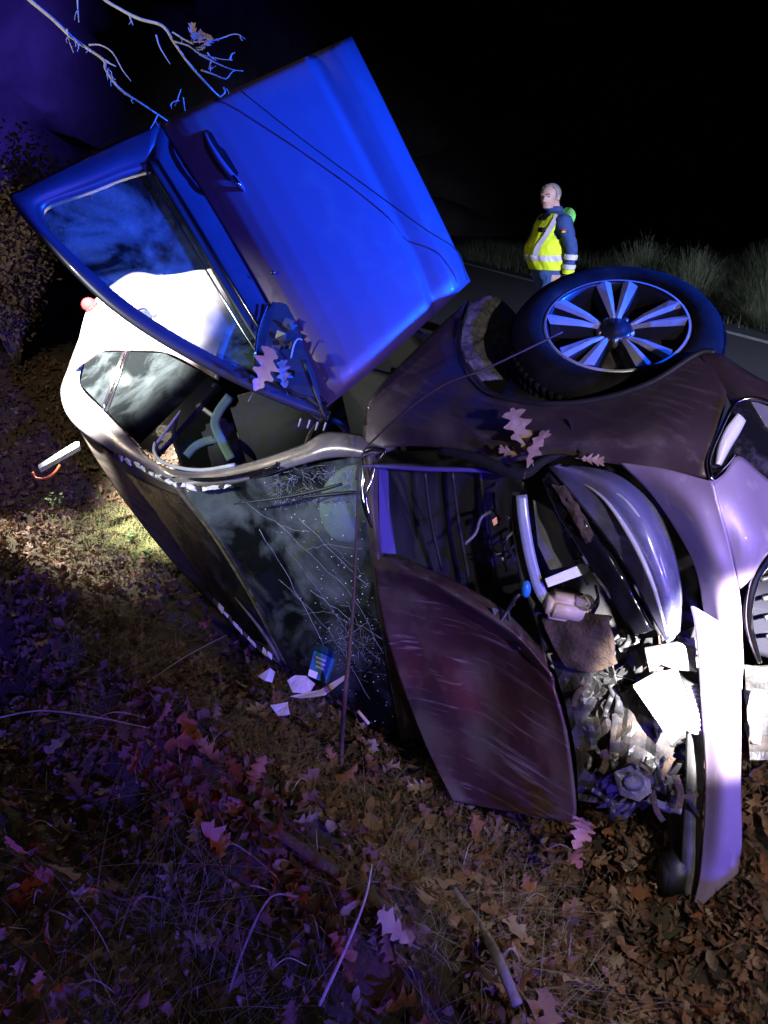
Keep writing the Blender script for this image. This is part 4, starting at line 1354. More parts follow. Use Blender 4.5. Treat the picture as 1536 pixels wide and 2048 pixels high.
def moss_place():
    t = rnd.random()
    c = moss_a.lerp(moss_b, t)
    x, y = c.x + rnd.gauss(0, 0.24), c.y + rnd.gauss(0, 0.24)
    if car_block(x, y):
        return None
    return Vector((x, y, ground_z(x, y) + 0.01))


blades(7000, moss_place, 0.055, moss_m, 'moss_patch', 'yellow-green moss and low herbs beside the car roof', 'moss', 1.0, 0.0035, 3)


# --- small green plants by the roof
def weed(base, h, n, label):
    t = thing('weed', label, 'plant', tuple(base), 'small green weeds by the car roof')
    r = random.Random(int(base.x * 1000) % 997)
    stems = []
    for k in range(n):
        a = r.uniform(0, 6.28)
        top = base + Vector((cos(a) * h * r.uniform(.15, .6), sin(a) * h * r.uniform(.1, .4), h * r.uniform(.6, 1.0)))
        mid = base.lerp(top, 0.5) + Vector((0, 0, h * 0.12))
        pts = smooth_line([base - Vector((0, 0, 0.03)), mid, top], 8)
        stems.append(tube_data(pts, 0.0025, 5))
        for j in range(7):
            f = 0.4 + 0.6 * j / 6
            c = Vector(cr([tuple(q) for q in pts], f))
            b = r.uniform(0, 6.28)
            dd = Vector((cos(b), sin(b), r.uniform(0.1, 0.7))).normalized()
            s = dd.cross(Vector((0, 0, 1))).normalized()
            l, w = 0.032 * r.uniform(.7, 1.2), 0.011 * r.uniform(.8, 1.3)
            u = dd.cross(s)
            V = [c, c + dd * l * .4 + s * w, c + dd * l, c + dd * l * .4 - s * w, c + dd * l * .5 + u * 0.004]
            link('leaf', mesh('leaf', V, [(0, 1, 4), (1, 2, 4), (2, 3, 4), (3, 0, 4)]), weed_m, t, False)
    v, f = merge(stems)
    link('stem', mesh('stem', v, f), weed_m, t)
    return t


weed(G(118, 1030), 0.20, 4, 'upright green weed left of the car roof, nearest the bent metal strip')
weed(G(160, 1012), 0.14, 3, 'smaller green weed leaning right beside the upright weed')
weed(G(262, 1095), 0.13, 4, 'bushy green weed at the edge of the muddy roof')
weed(G(298, 1125), 0.10, 4, 'lowest green weed, touching the muddy roof edge')

# --- dead oak leaves caught on the wreck
def stuck_leaf(c, up, face, L, label, mat=leaf_pale, seed=0, curl=0.4):
    v, f = leaf_data(L, L * 0.62, curl, 0.3, 4, seed, True)
    z = face.normalized()
    y = (up - z * up.dot(z)).normalized()
    x = y.cross(z)
    m = Matrix((x, y, z)).transposed()
    o = link('oak_leaf', mesh('oak_leaf', [c + m @ p for p in v], f), mat)
    return tag(o, label, 'leaf', 'oak leaves caught on the car')


UP, TOC = Vector((0, 0, 1)), Vector((0.1, -1, 0.35))
stuck_leaf(P(1040, 862, 2.40), Vector((-0.25, 0, 1)), TOC, 0.15, 'large pale oak leaf standing on the front wing above the headlight', seed=2)
stuck_leaf(P(1066, 895, 2.37), Vector((0.5, 0, 0.8)), Vector((0.8, -1, 0)), 0.13, 'violet-lit oak leaf folded behind the large leaf on the wing', seed=5, curl=0.8)
stuck_leaf(P(1022, 905, 2.44), Vector((-0.9, 0, 0.4)), Vector((0, -.6, 1)), 0.08, 'grey oak leaf lying flat under the large leaf on the wing', seed=3)
stuck_leaf(P(1185, 922, 2.24), Vector((1, 0, -0.1)), Vector((0, -1, 0.7)), 0.065, 'curled oak leaf wedged between the wing and the headlight', seed=4)
stuck_leaf(P(528, 738, DP(528, 738, 0.085)), Vector((0.6, 0, 1)), Vector((-0.2, -1, 0.1)), 0.17, 'violet-lit oak leaf hanging on the torn mirror mount', M('violet_lit_leaf', (0.42, 0.26, 0.36), (0.33, 0.2, 0.28), 20, rough=0.6, transl=0.1), 1, 0.5)  # violet light put into this leaf's colour
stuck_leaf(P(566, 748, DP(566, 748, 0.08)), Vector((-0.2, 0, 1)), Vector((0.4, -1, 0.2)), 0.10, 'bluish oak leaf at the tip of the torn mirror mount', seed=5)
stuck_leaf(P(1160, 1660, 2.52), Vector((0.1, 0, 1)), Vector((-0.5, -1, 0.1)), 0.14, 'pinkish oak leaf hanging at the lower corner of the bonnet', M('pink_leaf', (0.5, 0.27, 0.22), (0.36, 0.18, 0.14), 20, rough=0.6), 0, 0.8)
stuck_leaf(P(1148, 1712, 2.50), Vector((-0.4, 0, 1)), Vector((0.6, -1, 0.1)), 0.11, 'brown oak leaf under the lower corner of the bonnet', leaf_o2, 2, 0.9)

# --- stems and sticks
def stem(name, label, cat, pts, r, mat, n=40, group=None):
    o = ptube(name, pts, r, mat, None, n, 6)
    return tag(o, label, cat, group)


stem('twig', 'long thin bare twig reaching from the wheel across the front wing to the pillar', 'twig', [(1125, 664, 2.45), (1040, 705, 2.44), (960, 742, 2.47), (890, 768, 2.52), (820, 815, 2.62), (760, 868, 2.76), (726, 906, 2.84), (712, 960, 2.86)], [0.003, 0.0035, 0.004, 0.003], twig_red)
g1 = G(684, 1545)
gd = (g1 - CAMP).dot(Vector((0, CT, -ST)))
o = tube('sapling', [P(716, 935, 2.86), P(713, 1060, 2.84), P(708, 1180, 2.80), P(700, 1290, 2.74), P(690, 1390, 2.68), P(684, 1480, gd + 0.03), g1 - Vector((0, 0, 0.05))], [0.003, 0.005, 0.006, 0.008, 0.009, 0.010], twig_red, None, 40)
tag(o, 'thin reddish sapling standing in front of the cracked windscreen', 'sapling')
stem('wire', 'thin dark wire hanging diagonally across the blue door', 'wire', [(482, 182, DP(482, 182, 0.15)), (600, 275, DP(600, 275, 0.13)), (740, 378, DP(740, 378, 0.12)), (850, 458, DP(850, 458, 0.12)), (912, 500, DP(912, 500, 0.1)), (935, 560, DP(935, 560, 0.06))], 0.0028, black)
def gstick(name, label, cat, pp, r, mat, lift=0.03, n=30, group=None):
    pts = [G(x, y, lift + dz) for x, y, dz in pp]
    o = tube(name, pts, r, mat, None, n, 7)
    return tag(o, label, cat, group)


gstick('fallen_branch', 'thick bare stick lying on the leaves at lower centre', 'branch', [(905, 1805, 0.02), (950, 1880, 0.04), (985, 1960, 0.05), (1030, 2060, 0.04)], [0.009, 0.011, 0.012, 0.013], bark, group='sticks lying on the leaves')
gstick('twig', 'forked pale twig standing among leaves below the sapling', 'twig', [(640, 2040, 0.0), (690, 1970, 0.05), (730, 1890, 0.10), (745, 1830, 0.13)], [0.005, 0.004, 0.003, 0.002], bark_pale)
gstick('twig', 'arched blue-lit bramble stem near the bottom edge', 'twig', [(448, 2050, 0.0), (490, 1960, 0.06), (545, 1880, 0.09), (600, 1845, 0.05)], [0.004, 0.0035, 0.003, 0.002], bark)
gstick('twig', 'long horizontal dry stem across the bank at far left', 'twig', [(-10, 1478, 0.05), (90, 1480, 0.08), (200, 1488, 0.08), (300, 1508, 0.05)], [0.003, 0.003, 0.003, 0.0015], bark_pale)
gstick('twig', 'slanting thin stem left of the roof tip', 'twig', [(300, 1395, 0.03), (380, 1350, 0.07), (460, 1305, 0.08)], [0.003, 0.0025, 0.002], bark_pale)
gstick('fallen_branch', 'mossy log-like stick running down the bank below the litter packet', 'branch', [(500, 1640, 0.0), (600, 1720, 0.01), (720, 1800, 0.01), (800, 1860, 0.0)], [0.012, 0.016, 0.015, 0.01], M('mossy_bark', (0.06, 0.045, 0.03), (0.10, 0.08, 0.05), 25, rough=0.9, bump=0.6, bscale=40), group='sticks lying on the leaves')
r2 = random.Random(55)
for i in range(34):
    x, y = r2.uniform(20, 1500), r2.uniform(1400, 2030)
    if x > 650 and y < 1680:
        continue
    a, l = r2.uniform(0, pi), r2.uniform(40, 130)
    p = [G(x, y, 0.03), G(x + cos(a) * l * .5, y + sin(a) * l * .35, r2.uniform(.04, .09)), G(x + cos(a) * l, y + sin(a) * l * .6, 0.04)]
    o = tube('small_twig', p, [0.0025, 0.002, 0.0012], r2.choice((bark, bark_pale, grass_dry)), None, 10, 5)
    tag(o, 'short thin twig scattered on the leaf-covered bank', 'twig', 'short twigs scattered on the bank')

# --- litter: packet, paper, cloth
pk = thing('cigarette_packet', 'crumpled blue packet lying below the cracked windscreen', 'packet', tuple(P(640, 1340, 2.9)))
pc = [(628, 1300, 2.90), (668, 1318, 2.88), (652, 1366, 2.86), (614, 1352, 2.88)]
plate('box', pc, 0.03, M('blue_card', (0.02, 0.17, 0.32), (0.015, 0.12, 0.24), 20, rough=0.45, coat=0.3), pk, bev=0.002)
plate('lid', [(628, 1296, 2.91), (646, 1290, 2.92), (670, 1304, 2.9), (668, 1316, 2.88)], 0.02, M('dark_card', (0.01, 0.05, 0.09), rough=0.5), pk)
plate('label_panel', [(619, 1338, 2.872), (636, 1345, 2.866), (632, 1358, 2.862), (616, 1351, 2.868)], 0.001, white_plastic, pk)
for k in range(3):
    x, y = 634 + k * 3, 1316 + k * 3
    plate('lettering', [(632, 1312 + k * 9, 2.882), (652 - k, 1320 + k * 9, 2.873), (651 - k, 1324 + k * 9, 2.872), (631, 1316 + k * 9, 2.881)], 0.001, pale_plastic, pk)
paper = M('paper', (0.62, 0.6, 0.64), (0.5, 0.48, 0.5), 25, rough=0.8, bump=0.3, bscale=40)


def scrap(pts, label, mat=paper, name='paper_scrap', cat='paper'):
    o = plate(name, pts, 0.002, mat, None)
    bm = bmesh.new()
    bm.from_mesh(o.data)
    bmesh.ops.triangulate(bm, faces=bm.faces)
    bmesh.ops.subdivide_edges(bm, edges=bm.edges, cuts=2)
    for v in bm.verts:
        v.co += Vector((0, -1, 0.4)) * 0.012 * noise.noise(v.co * 30)
    bm.to_mesh(o.data)
    bm.free()
    return tag(o, label, cat, 'scraps of white paper and cloth')


scrap([(515, 1352, 2.92), (540, 1336, 2.93), (550, 1345, 2.93), (544, 1366, 2.9), (530, 1360, 2.9)], 'small torn white paper scrap left of the blue packet')
scrap([(574, 1360, 2.88), (590, 1350, 2.88), (612, 1352, 2.87), (630, 1368, 2.85), (618, 1388, 2.84), (585, 1384, 2.85)], 'crumpled white tissue touching the blue packet')
scrap([(580, 1392, 2.85), (640, 1380, 2.83), (692, 1348, 2.82), (690, 1358, 2.81), (650, 1390, 2.81), (600, 1397, 2.83)], 'long pale rim of torn cloth under the blue packet', M('cloth', (0.5, 0.47, 0.4), rough=0.9))
scrap([(540, 1410, 2.75), (575, 1405, 2.75), (580, 1428, 2.72), (556, 1432, 2.72)], 'bluish paper scrap on the leaves below the tissue')
o = plate('bent_bracket', [(76, 930, 5.0), (150, 884, 5.1), (158, 884, 5.1), (158, 892, 5.09), (78, 938, 4.99)], 0.05, M('bare_aluminium', (0.5, 0.52, 0.52), rough=0.4, metal=0.6), None)
tag(o, 'bent pale metal strip sticking out left of the roof', 'metal strip')
o = ptube('cable', [(66, 945, 4.9), (72, 956, 4.88), (90, 957, 4.86), (108, 946, 4.86), (120, 930, 4.88)], 0.008, M('orange_cable', (0.6, 0.12, 0.03), rough=0.5), None, 20)
tag(o, 'loop of orange cable below the bent metal strip', 'cable')
r3 = random.Random(91)
SH = [grey_plastic, black, black, grey_plastic, mudmat, clear_plastic, black]
for i in range(110):
    t = r3.random()
    x, y = r3.uniform(1195, 1390), r3.uniform(1270, 1620)
    if x < 1195 + (y - 1270) * 0.03 or (1260 < x < 1395 and 1335 < y < 1495):
        x = r3.uniform(1190, 1270)
    d = 2.62 - (x - 1190) * 0.0007 - (0.06 if y < 1400 else 0.0)
    d = min(d + 0.02, 2.64)
    g = G(x, y)
    c = P(x, y, d)
    if c.z < ground_z(c.x, c.y) + 0.02:
        c = g + Vector((0, 0, 0.03))
    n = r3.choice((3, 4, 4, 5))
    a = r3.uniform(0, 6)
    pts = []
    ax, ay = Vector((1, 0, 0)), Vector((0, -0.4, 0.9))
    s = r3.uniform(0.016, 0.06)
    for k in range(n):
        q = a + k * 2 * pi / n
        pts.append(c + ax * cos(q) * s * r3.uniform(.5, 1.3) + ay * sin(q) * s * r3.uniform(.5, 1.3) + Vector((0, r3.uniform(-.02, .02), 0)))
    if i % 7:
        plate3('broken_piece', pts, r3.uniform(0.002, 0.004), SH[i % len(SH)], car)
        continue
    o = plate3('plastic_shard', pts, 0.004, SH[(i // 7) % len(SH)])
    tag(o, 'broken plastic shard in the wreckage between the bonnet and the hanging bumper strip', 'shard', 'broken shards in front of the car')
o = plate('lamp_bowl', [(1228, 1545, 2.45), (1262, 1532, 2.44), (1300, 1560, 2.43), (1304, 1585, 2.42), (1278, 1604, 2.42), (1240, 1590, 2.44)], 0.02, torn_dark, None, bev=0.004)
tag(o, 'grey plastic lamp bowl on the ground left of the bumper strip', 'lamp part')
v_, f_ = ellipsoid_data(P(1268, 1566, 2.425), 0.032, 0.02, 0.03)
o2 = link('dome', mesh('dome', v_, f_), clear_plastic)
o2.parent = o
o = ptube('glow_stick', [(716, 1422, 2.72), (738, 1448, 2.70)], 0.006, M('butt', (0.5, 0.4, 0.3), rough=0.7), None, 4)
o.name = 'cigarette_butt'
tag(o, 'pale cigarette butt on the ground right of the sapling', 'cigarette butt')
# ------------------------------------------------------------------ vegetation standing
def grow(base, top, n, r0, r1, wob, seed):
    r = random.Random(seed)
    pts = []
    for i in range(n + 1):
        t = i / n
        p = base.lerp(top, t)
        p += Vector((noise.noise(p * 2 + Vector((seed, 0, 0))), noise.noise(p * 2 + Vector((0, seed, 5))), noise.noise(p * 2 + Vector((3, 1, seed))))) * wob * sin(pi * t)
        pts.append(p)
    return tube_data(pts, [r0 + (r1 - r0) * i / n for i in range(n + 1)], 7)


TB = Vector((-3.4, 4.6, ground_z(-3.4, 4.6)))
tree = thing('oak_tree', 'bare oak reaching pale branches over the open door from upper left', 'tree', tuple(TB))
v, f = merge([grow(TB - Vector((0, 0, 0.2)), TB + Vector((0.25, -0.2, 4.2)), 14, 0.13, 0.07, 0.2, 3)])
link('trunk', mesh('trunk', v, f), bark, tree)


def limb(pts, r):
    r = [q * 0.62 * (1 + 0.25 * noise.noise(Vector((i * 3.3, 1, q)))) for i, q in enumerate(r)]
    x0 = pts[0][0]
    lead = [TB + Vector((0.22, -0.18, 3.4)), P(x0 - 190, -330, 3.3), P(x0 - 120, -170, 3.0), P(x0 - 50, -75, 2.82)]
    return tube('limb', lead + [P(*q) for q in pts], [0.034, 0.026, 0.018] + r, bark_pale, tree, 80, 7)


d0 = 2.75
limb([(50, -10, d0), (105, 38, d0), (150, 80, d0), (205, 118, d0), (212, 140, d0), (240, 178, d0), (290, 212, d0), (335, 242, d0 + .05)], [0.02, 0.012, 0.010, 0.009, 0.008, 0.007, 0.006, 0.004])
limb([(200, -10, d0), (240, 18, d0), (280, 38, d0), (325, 52, d0), (350, 88, d0), (380, 130, d0), (420, 175, d0), (440, 194, d0 + .04)], [0.02, 0.010, 0.009, 0.009, 0.008, 0.007, 0.006, 0.004])
TW = [[(178, 90), (200, 90), (225, 105), (245, 140), (262, 162)], [(134, 58), (138, 80), (147, 105)], [(205, 120), (222, 128), (232, 133)], [(316, 228), (308, 245), (300, 258)],
      [(345, 82), (378, 92), (400, 108), (440, 118), (465, 120)], [(345, 64), (370, 80), (388, 90)], [(398, 108), (430, 125), (460, 138), (470, 140)], [(415, 105), (422, 120), (418, 138), (432, 132)],
      [(402, 140), (430, 150), (452, 158), (466, 142), (486, 142)], [(440, 194), (450, 184), (446, 175), (455, 180)], [(460, 118), (464, 108), (470, 105)], [(258, 28), (262, 40), (266, 50)],
      [(312, 70), (320, 95), (340, 128)], [(380, 85), (430, 80), (470, 68), (490, 78)], [(350, 212), (356, 195), (362, 178)], [(358, 200), (345, 205), (340, 212)], [(366, 195), (370, 222)], [(155, -5), (156, 20), (158, 45)]]
for k, l in enumerate(TW):
    ptube('twig', [(x, y, d0 - 0.02 + 0.01 * (k % 3)) for x, y in l], [0.0032, 0.0024, 0.0014], bark_pale, tree, 12, 5)
rb = random.Random(8)
for k in range(26):
    l = TW[k % len(TW)] if k % 2 else [(105, 38), (150, 80), (205, 118), (240, 178), (290, 212)]
    x, y = cr(l, rb.uniform(.2, .95))
    a, q = rb.uniform(0.2, 2.2), rb.uniform(8, 24)
    ptube('twig', [(x, y, d0 - .01), (x + cos(a) * q * .5 + rb.uniform(-3, 3), y + sin(a) * q * .5, d0 - .015), (x + cos(a) * q, y + sin(a) * q, d0 - .02)], [0.0024, 0.0018, 0.001], bark_pale, tree, 6, 4)
for k, (x, y, s) in enumerate(((384, 62, 0.05), (405, 72, 0.075), (400, 92, 0.06), (412, 84, 0.05))):
    v, f = leaf_data(s, s * 0.65, 0.7, 0.4, 3, k)
    m = Matrix.Rotation(1.2 + k, 3, 'X') @ Matrix.Rotation(k * 1.3, 3, 'Z')
    link('leaf', mesh('leaf', [P(x, y, d0 - 0.03) + m @ p for p in v], f), leaf_pale if k != 2 else M('yellow_leaf', (0.5, 0.42, 0.1), rough=0.6), tree)


def bush(name, base, w, h, nst, nlf, mat, label, cat, group, lsize=0.035, seed=1, droop=0.3):
    t = thing(name, label, cat, tuple(base), group)
    r = random.Random(seed)
    st, V, F = [], [], []
    for k in range(nst):
        a, q = r.uniform(0, 6.28), r.uniform(0.1, 1)
        top = base + Vector((cos(a) * w * q, sin(a) * w * q, h * (1.15 - 0.5 * q) * r.uniform(.7, 1.05)))
        mid = base.lerp(top, 0.5) + Vector((0, 0, h * 0.15))
        pts = smooth_line([base - Vector((0, 0, 0.05)), mid, top], 8)
        st.append(tube_data(pts, [0.005 * (1 - i / 10) for i in range(9)], 4))
        for j in range(nlf):
            c = Vector(cr([tuple(p) for p in pts], r.uniform(0.25, 1.0))) + Vector((r.gauss(0, 1), r.gauss(0, 1), r.gauss(0, 1))) * w * 0.16
            d = Vector((r.gauss(0, 1), r.gauss(0, 1), r.gauss(0, 1))).normalized()
            s = d.orthogonal().normalized()
            l = lsize * r.uniform(.5, 1.4)
            b = len(V)
            V += [c, c + d * l * .5 + s * l * .3, c + d * l, c + d * l * .5 - s * l * .3]
            F.append((b, b + 1, b + 2, b + 3))
    v, f = merge(st)
    link('stem', mesh('stem', v, f), bark, t)
    o = link('foliage', mesh('foliage', V, F), mat, t, False)
    return t


def at_ground(x, y):
    return Vector((x, y, ground_z(x, y)))


bush('bush', at_ground(-3.75, 7.9), 0.6, 1.75, 60, 150, bush_m, 'brown-leaved bush behind the bank at left, below the door corner', 'bush', None, 0.05, 1)
bush('bush', at_ground(-4.3, 6.6), 0.6, 1.0, 50, 120, bush_m, 'low dark bush at the left picture edge', 'bush', None, 0.05, 2)
for k, (x, y, w, h, lab) in enumerate(((4.95, 12.8, 0.75, 1.05, 'tall feathery broom shrub left of its pair beyond the road'), (5.35, 11.0, 0.7, 0.8, 'feathery broom shrub at the right picture edge beyond the road'),
                                       (4.75, 14.8, 0.9, 1.15, 'broom shrub furthest back, just right of the standing man'), (5.9, 12.2, 0.8, 1.1, 'broom shrub furthest right beyond the road edge line'))):
    b = at_ground(x, y)
    t = thing('broom_shrub', lab, 'shrub', tuple(b), 'broom shrubs beyond the road')
    st = []
    r = random.Random(k + 40)
    V, F = [], []
    for j in range(1700):
        a, q = r.uniform(0, 6.28), r.random() ** 0.7
        p0 = b + Vector((cos(a) * w * q * 0.45, sin(a) * w * q * 0.45, 0))
        hh = h * r.uniform(.45, 1.1) * (1.1 - 0.45 * q)
        p1 = p0 + Vector((cos(a) * w * q * 0.7 + r.gauss(0, .12), sin(a) * w * q * 0.7 + r.gauss(0, .12), hh * 0.85))
        s = Vector((-sin(a), cos(a), 0)) * 0.003
        m = p0.lerp(p1, .5) + Vector((0, 0, hh * .12))
        bb = len(V)
        V += [p0 - s, p0 + s, m - s, m + s, p1 - s * .3, p1 + s * .3]
        F += [(bb, bb + 1, bb + 3, bb + 2), (bb + 2, bb + 3, bb + 5, bb + 4)]
        for z in range(4):
            c = p0.lerp(p1, r.uniform(.35, 1))
            e = c + Vector((r.gauss(0, .05), r.gauss(0, .05), r.uniform(.03, .12)))
            bb = len(V)
            V += [c - s * .6, c + s * .6, e]
            F.append((bb, bb + 1, bb + 2))
    link('foliage', mesh('foliage', V, F), grass_green, t, False)
for k, (x, y, h, lab) in enumerate(((-5.6, 13.2, 2.4, 'tall dark bush behind the brown bush at far left'), (-4.4, 13.8, 2.1, 'dark bush seen through the door window, far behind the car'))):
    bush('bush', at_ground(x, y), 0.9, h, 40, 110, bush_m, lab, 'bush', None, 0.09, 60 + k)
# ------------------------------------------------------------------ the man on the road
def capsule(a, b, ra, rb, seg=14):
    n = 8
    pts, rad = [], []
    d = (b - a).normalized()
    for i in range(4):
        t = i / 4 * pi / 2
        pts.append(a - d * ra * cos(t))
        rad.append(max(ra * sin(t), 0.0005))
    for i in range(n + 1):
        t = i / n
        pts.append(a.lerp(b, t))
        rad.append(ra + (rb - ra) * t)
    for i in range(1, 5):
        t = i / 4 * pi / 2
        pts.append(b + d * rb * sin(t))
        rad.append(max(rb * cos(t), 0.0005))
    return tube_data(pts, rad, seg)


def loft(rings, seg=32):
    """rings: (z, cx, cy, rx, ry)"""
    V, F = [], []
    for z, cx, cy, rx, ry in rings:
        for k in range(seg):
            a = 2 * pi * k / seg
            V.append(Vector((cx + rx * cos(a), cy + ry * sin(a), z)))
    for i in range(len(rings) - 1):
        for k in range(seg):
            k2 = (k + 1) % seg
            F.append((i * seg + k, i * seg + k2, (i + 1) * seg + k2, (i + 1) * seg + k))
    F.append(tuple(range(seg - 1, -1, -1)))
    F.append(tuple((len(rings) - 1) * seg + k for k in range(seg)))
    return V, F


# local frame: +x forward, +y his left, +z up; 1.76 m tall, leaning a little forward
TORSO = [(0.84, 0.00, 0, 0.140, 0.185), (0.95, 0.015, 0, 0.158, 0.195), (1.06, 0.045, 0, 0.172, 0.195), (1.16, 0.045, 0, 0.165, 0.19), (1.27, 0.02, 0, 0.135, 0.185), (1.36, 0.005, 0, 0.125, 0.200), (1.43, -0.005, 0, 0.105, 0.185), (1.475, -0.005, 0, 0.075, 0.120), (1.50, 0.0, 0, 0.062, 0.075)]
pieces = [loft(TORSO)]
Hd = Vector((0.06, 0.02, 1.615))
HR = Matrix.Rotation(radians(40), 3, 'Z') @ Matrix.Rotation(radians(6), 3, 'Y')


def hd(x, y, z):
    return Hd + HR @ Vector((x, y, z))


pieces.append(ellipsoid_data(hd(-0.012, 0, 0.032), 0.098, 0.078, 0.092, rot=HR))
pieces.append(ellipsoid_data(hd(0.022, 0, -0.02), 0.072, 0.062, 0.092, rot=HR))
pieces.append(ellipsoid_data(hd(0.045, 0, -0.082), 0.04, 0.044, 0.034, rot=HR))           # chin
pieces.append(capsule(hd(0.088, 0, 0.02), hd(0.108, 0, -0.022), 0.010, 0.016, 10))           # nose
pieces.append(capsule(hd(0.082, -0.03, 0.032), hd(0.082, 0.03, 0.032), 0.010, 0.010, 8))    # brow
pieces.append(capsule(hd(0.080, -0.02, -0.055), hd(0.080, 0.02, -0.055), 0.009, 0.009, 8))  # lips
for s in (-1, 1):
    pieces.append(ellipsoid_data(hd(-0.01, s * 0.08, 0.0), 0.022, 0.010, 0.034, 12, 8, HR))
pieces.append(capsule(Vector((0.0, 0, 1.45)), Vector((0.03, 0.01, 1.56)), 0.068, 0.062))
# arms: left hangs slightly back with bent elbow, right forward at the belt
ARM = {1: [Vector((-0.005, 0.205, 1.395)), Vector((-0.07, 0.265, 1.13)), Vector((-0.06, 0.25, 0.90))],
       -1: [Vector((-0.005, -0.205, 1.395)), Vector((-0.06, -0.26, 1.13)), Vector((0.02, -0.20, 0.92))]}
for s, (a, b, c) in ARM.items():
    pieces.append(capsule(a, b, 0.072, 0.055))
    pieces.append(capsule(b, c, 0.053, 0.040))
    d = (c - b).normalized()
    pc_ = c + d * 0.05
    pieces.append(ellipsoid_data(pc_, 0.038, 0.020, 0.050))
    sd = Vector((1, 0, 0)) - d * d.x
    sd.normalize()
    inn = d.cross(sd)
    for k, (o_, l) in enumerate(((-0.026, .062), (-0.009, .072), (0.009, .068), (0.026, .055))):
        k0 = pc_ + d * 0.035 + sd * o_
        k1 = k0 + d * l * 0.55 + inn * 0.004 * s
        k2 = k1 + d * l * 0.4 + inn * 0.018 * s
        pieces.append(capsule(k0, k1, 0.0095, 0.009, 8))
        pieces.append(capsule(k1, k2, 0.009, 0.0078, 8))
    t0 = pc_ + sd * 0.03 - d * 0.015
    t1 = t0 + sd * 0.022 + d * 0.03
    pieces.append(capsule(t0, t1, 0.012, 0.010, 8))
    pieces.append(capsule(t1, t1 + d * 0.028, 0.010, 0.009, 8))
for s in (-1, 1):
    hip, kn, an = Vector((0.0, s * 0.09, 0.90)), Vector((0.02 + 0.03 * s, s * 0.105, 0.48)), Vector((-0.02 + 0.03 * s, s * 0.115, 0.09))
    pieces.append(capsule(hip, kn, 0.112, 0.082))
    pieces.append(capsule(kn, an, 0.080, 0.066))
    pieces.append(capsule(an + Vector((-0.03, 0, -0.045)), an + Vector((0.14, s * 0.02, -0.055)), 0.045, 0.036))
bv, bf = merge(pieces)
tmp = bpy.data.objects.new('tmp_body', mesh('tmp_body', bv, bf))
scene.collection.objects.link(tmp)
rm = tmp.modifiers.new('r', 'REMESH')
rm.mode = 'VOXEL'
rm.voxel_size = 0.009
rm.adaptivity = 0.0
sm = tmp.modifiers.new('s', 'SMOOTH')
sm.factor = 0.5
sm.iterations = 3
dg = bpy.context.evaluated_depsgraph_get()
body_me = bpy.data.meshes.new_from_object(tmp.evaluated_get(dg))
bpy.data.objects.remove(tmp)

navy = M('navy_cloth', (0.03, 0.07, 0.24), (0.02, 0.05, 0.17), 12, rough=0.85, bump=0.5, bscale=22)
trous = M('trouser_cloth', (0.05, 0.12, 0.34), (0.035, 0.08, 0.25), 10, rough=0.9, bump=0.5, bscale=18)
skin = M('skin', (0.55, 0.36, 0.30), (0.48, 0.29, 0.24), 25, rough=0.55)
shoe = M('boot', (0.015, 0.015, 0.017), rough=0.5)
yellow = M('hi_vis_yellow', (0.78, 0.98, 0.02), (0.68, 0.86, 0.015), 8, rough=0.7, bump=0.35, bscale=16)
green = M('hi_vis_green', (0.15, 0.75, 0.12), (0.3, 0.8, 0.2), 9, rough=0.7, bump=0.4, bscale=18)
reflect = M('reflective_tape', (0.66, 0.64, 0.70), (0.55, 0.53, 0.6), 20, rough=0.4)
hair_m = M('grey_hair', (0.33, 0.30, 0.31), (0.2, 0.18, 0.19), 60, rough=0.7, bump=0.6, bscale=120)
eye_m = M('eye', (0.03, 0.025, 0.03), rough=0.2)
for v in body_me.vertices:
    if v.co.z < 1.45:
        v.co += Vector((1, 1, 0.2)) * 0.016 * noise.noise(v.co * 9) + Vector((1, -1, 0)) * 0.008 * noise.noise(v.co * 21)
MANP = Vector((1.72, 8.35, 0.004))
man = thing('person', 'man in yellow reflective vest and navy jacket standing on the road, looking back', 'person', (0, 0, 0))
for m in (navy, skin, trous, shoe):
    body_me.materials.append(m)
for p in body_me.polygons:
    c = p.center
    p.use_smooth = True
    r = math.hypot(c.y, c.x)
    if c.z > 1.515 and (c - Hd).length < 0.2:
        p.material_index = 1
    elif c.z < 0.11:
        p.material_index = 3
    elif c.z < 0.885 and abs(c.y) > 0.15 and c.z > 0.70 and any((c - (a[2] + (a[2] - a[1]).normalized() * 0.06)).length < 0.14 for a in ARM.values()):
        p.material_index = 1
    elif c.z < 0.94 and abs(c.y) < 0.21:
        p.material_index = 2
body = bpy.data.objects.new('body', body_me)
scene.collection.objects.link(body)
body.parent = man


def part(name, v, f, m):
    return link(name, mesh(name, v, f), m, man)


def vest_rings(z0, z1, grow, n=14):
    out = []
    for i in range(n + 1):
        z = z0 + (z1 - z0) * i / n
        for a, b in zip(TORSO, TORSO[1:]):
            if a[0] <= z <= b[0]:
                t = (z - a[0]) / (b[0] - a[0])
                out.append((z,) + tuple(a[k] + (b[k] - a[k]) * t + (grow if k > 2 else 0) for k in range(1, 5)))
                break
    return out


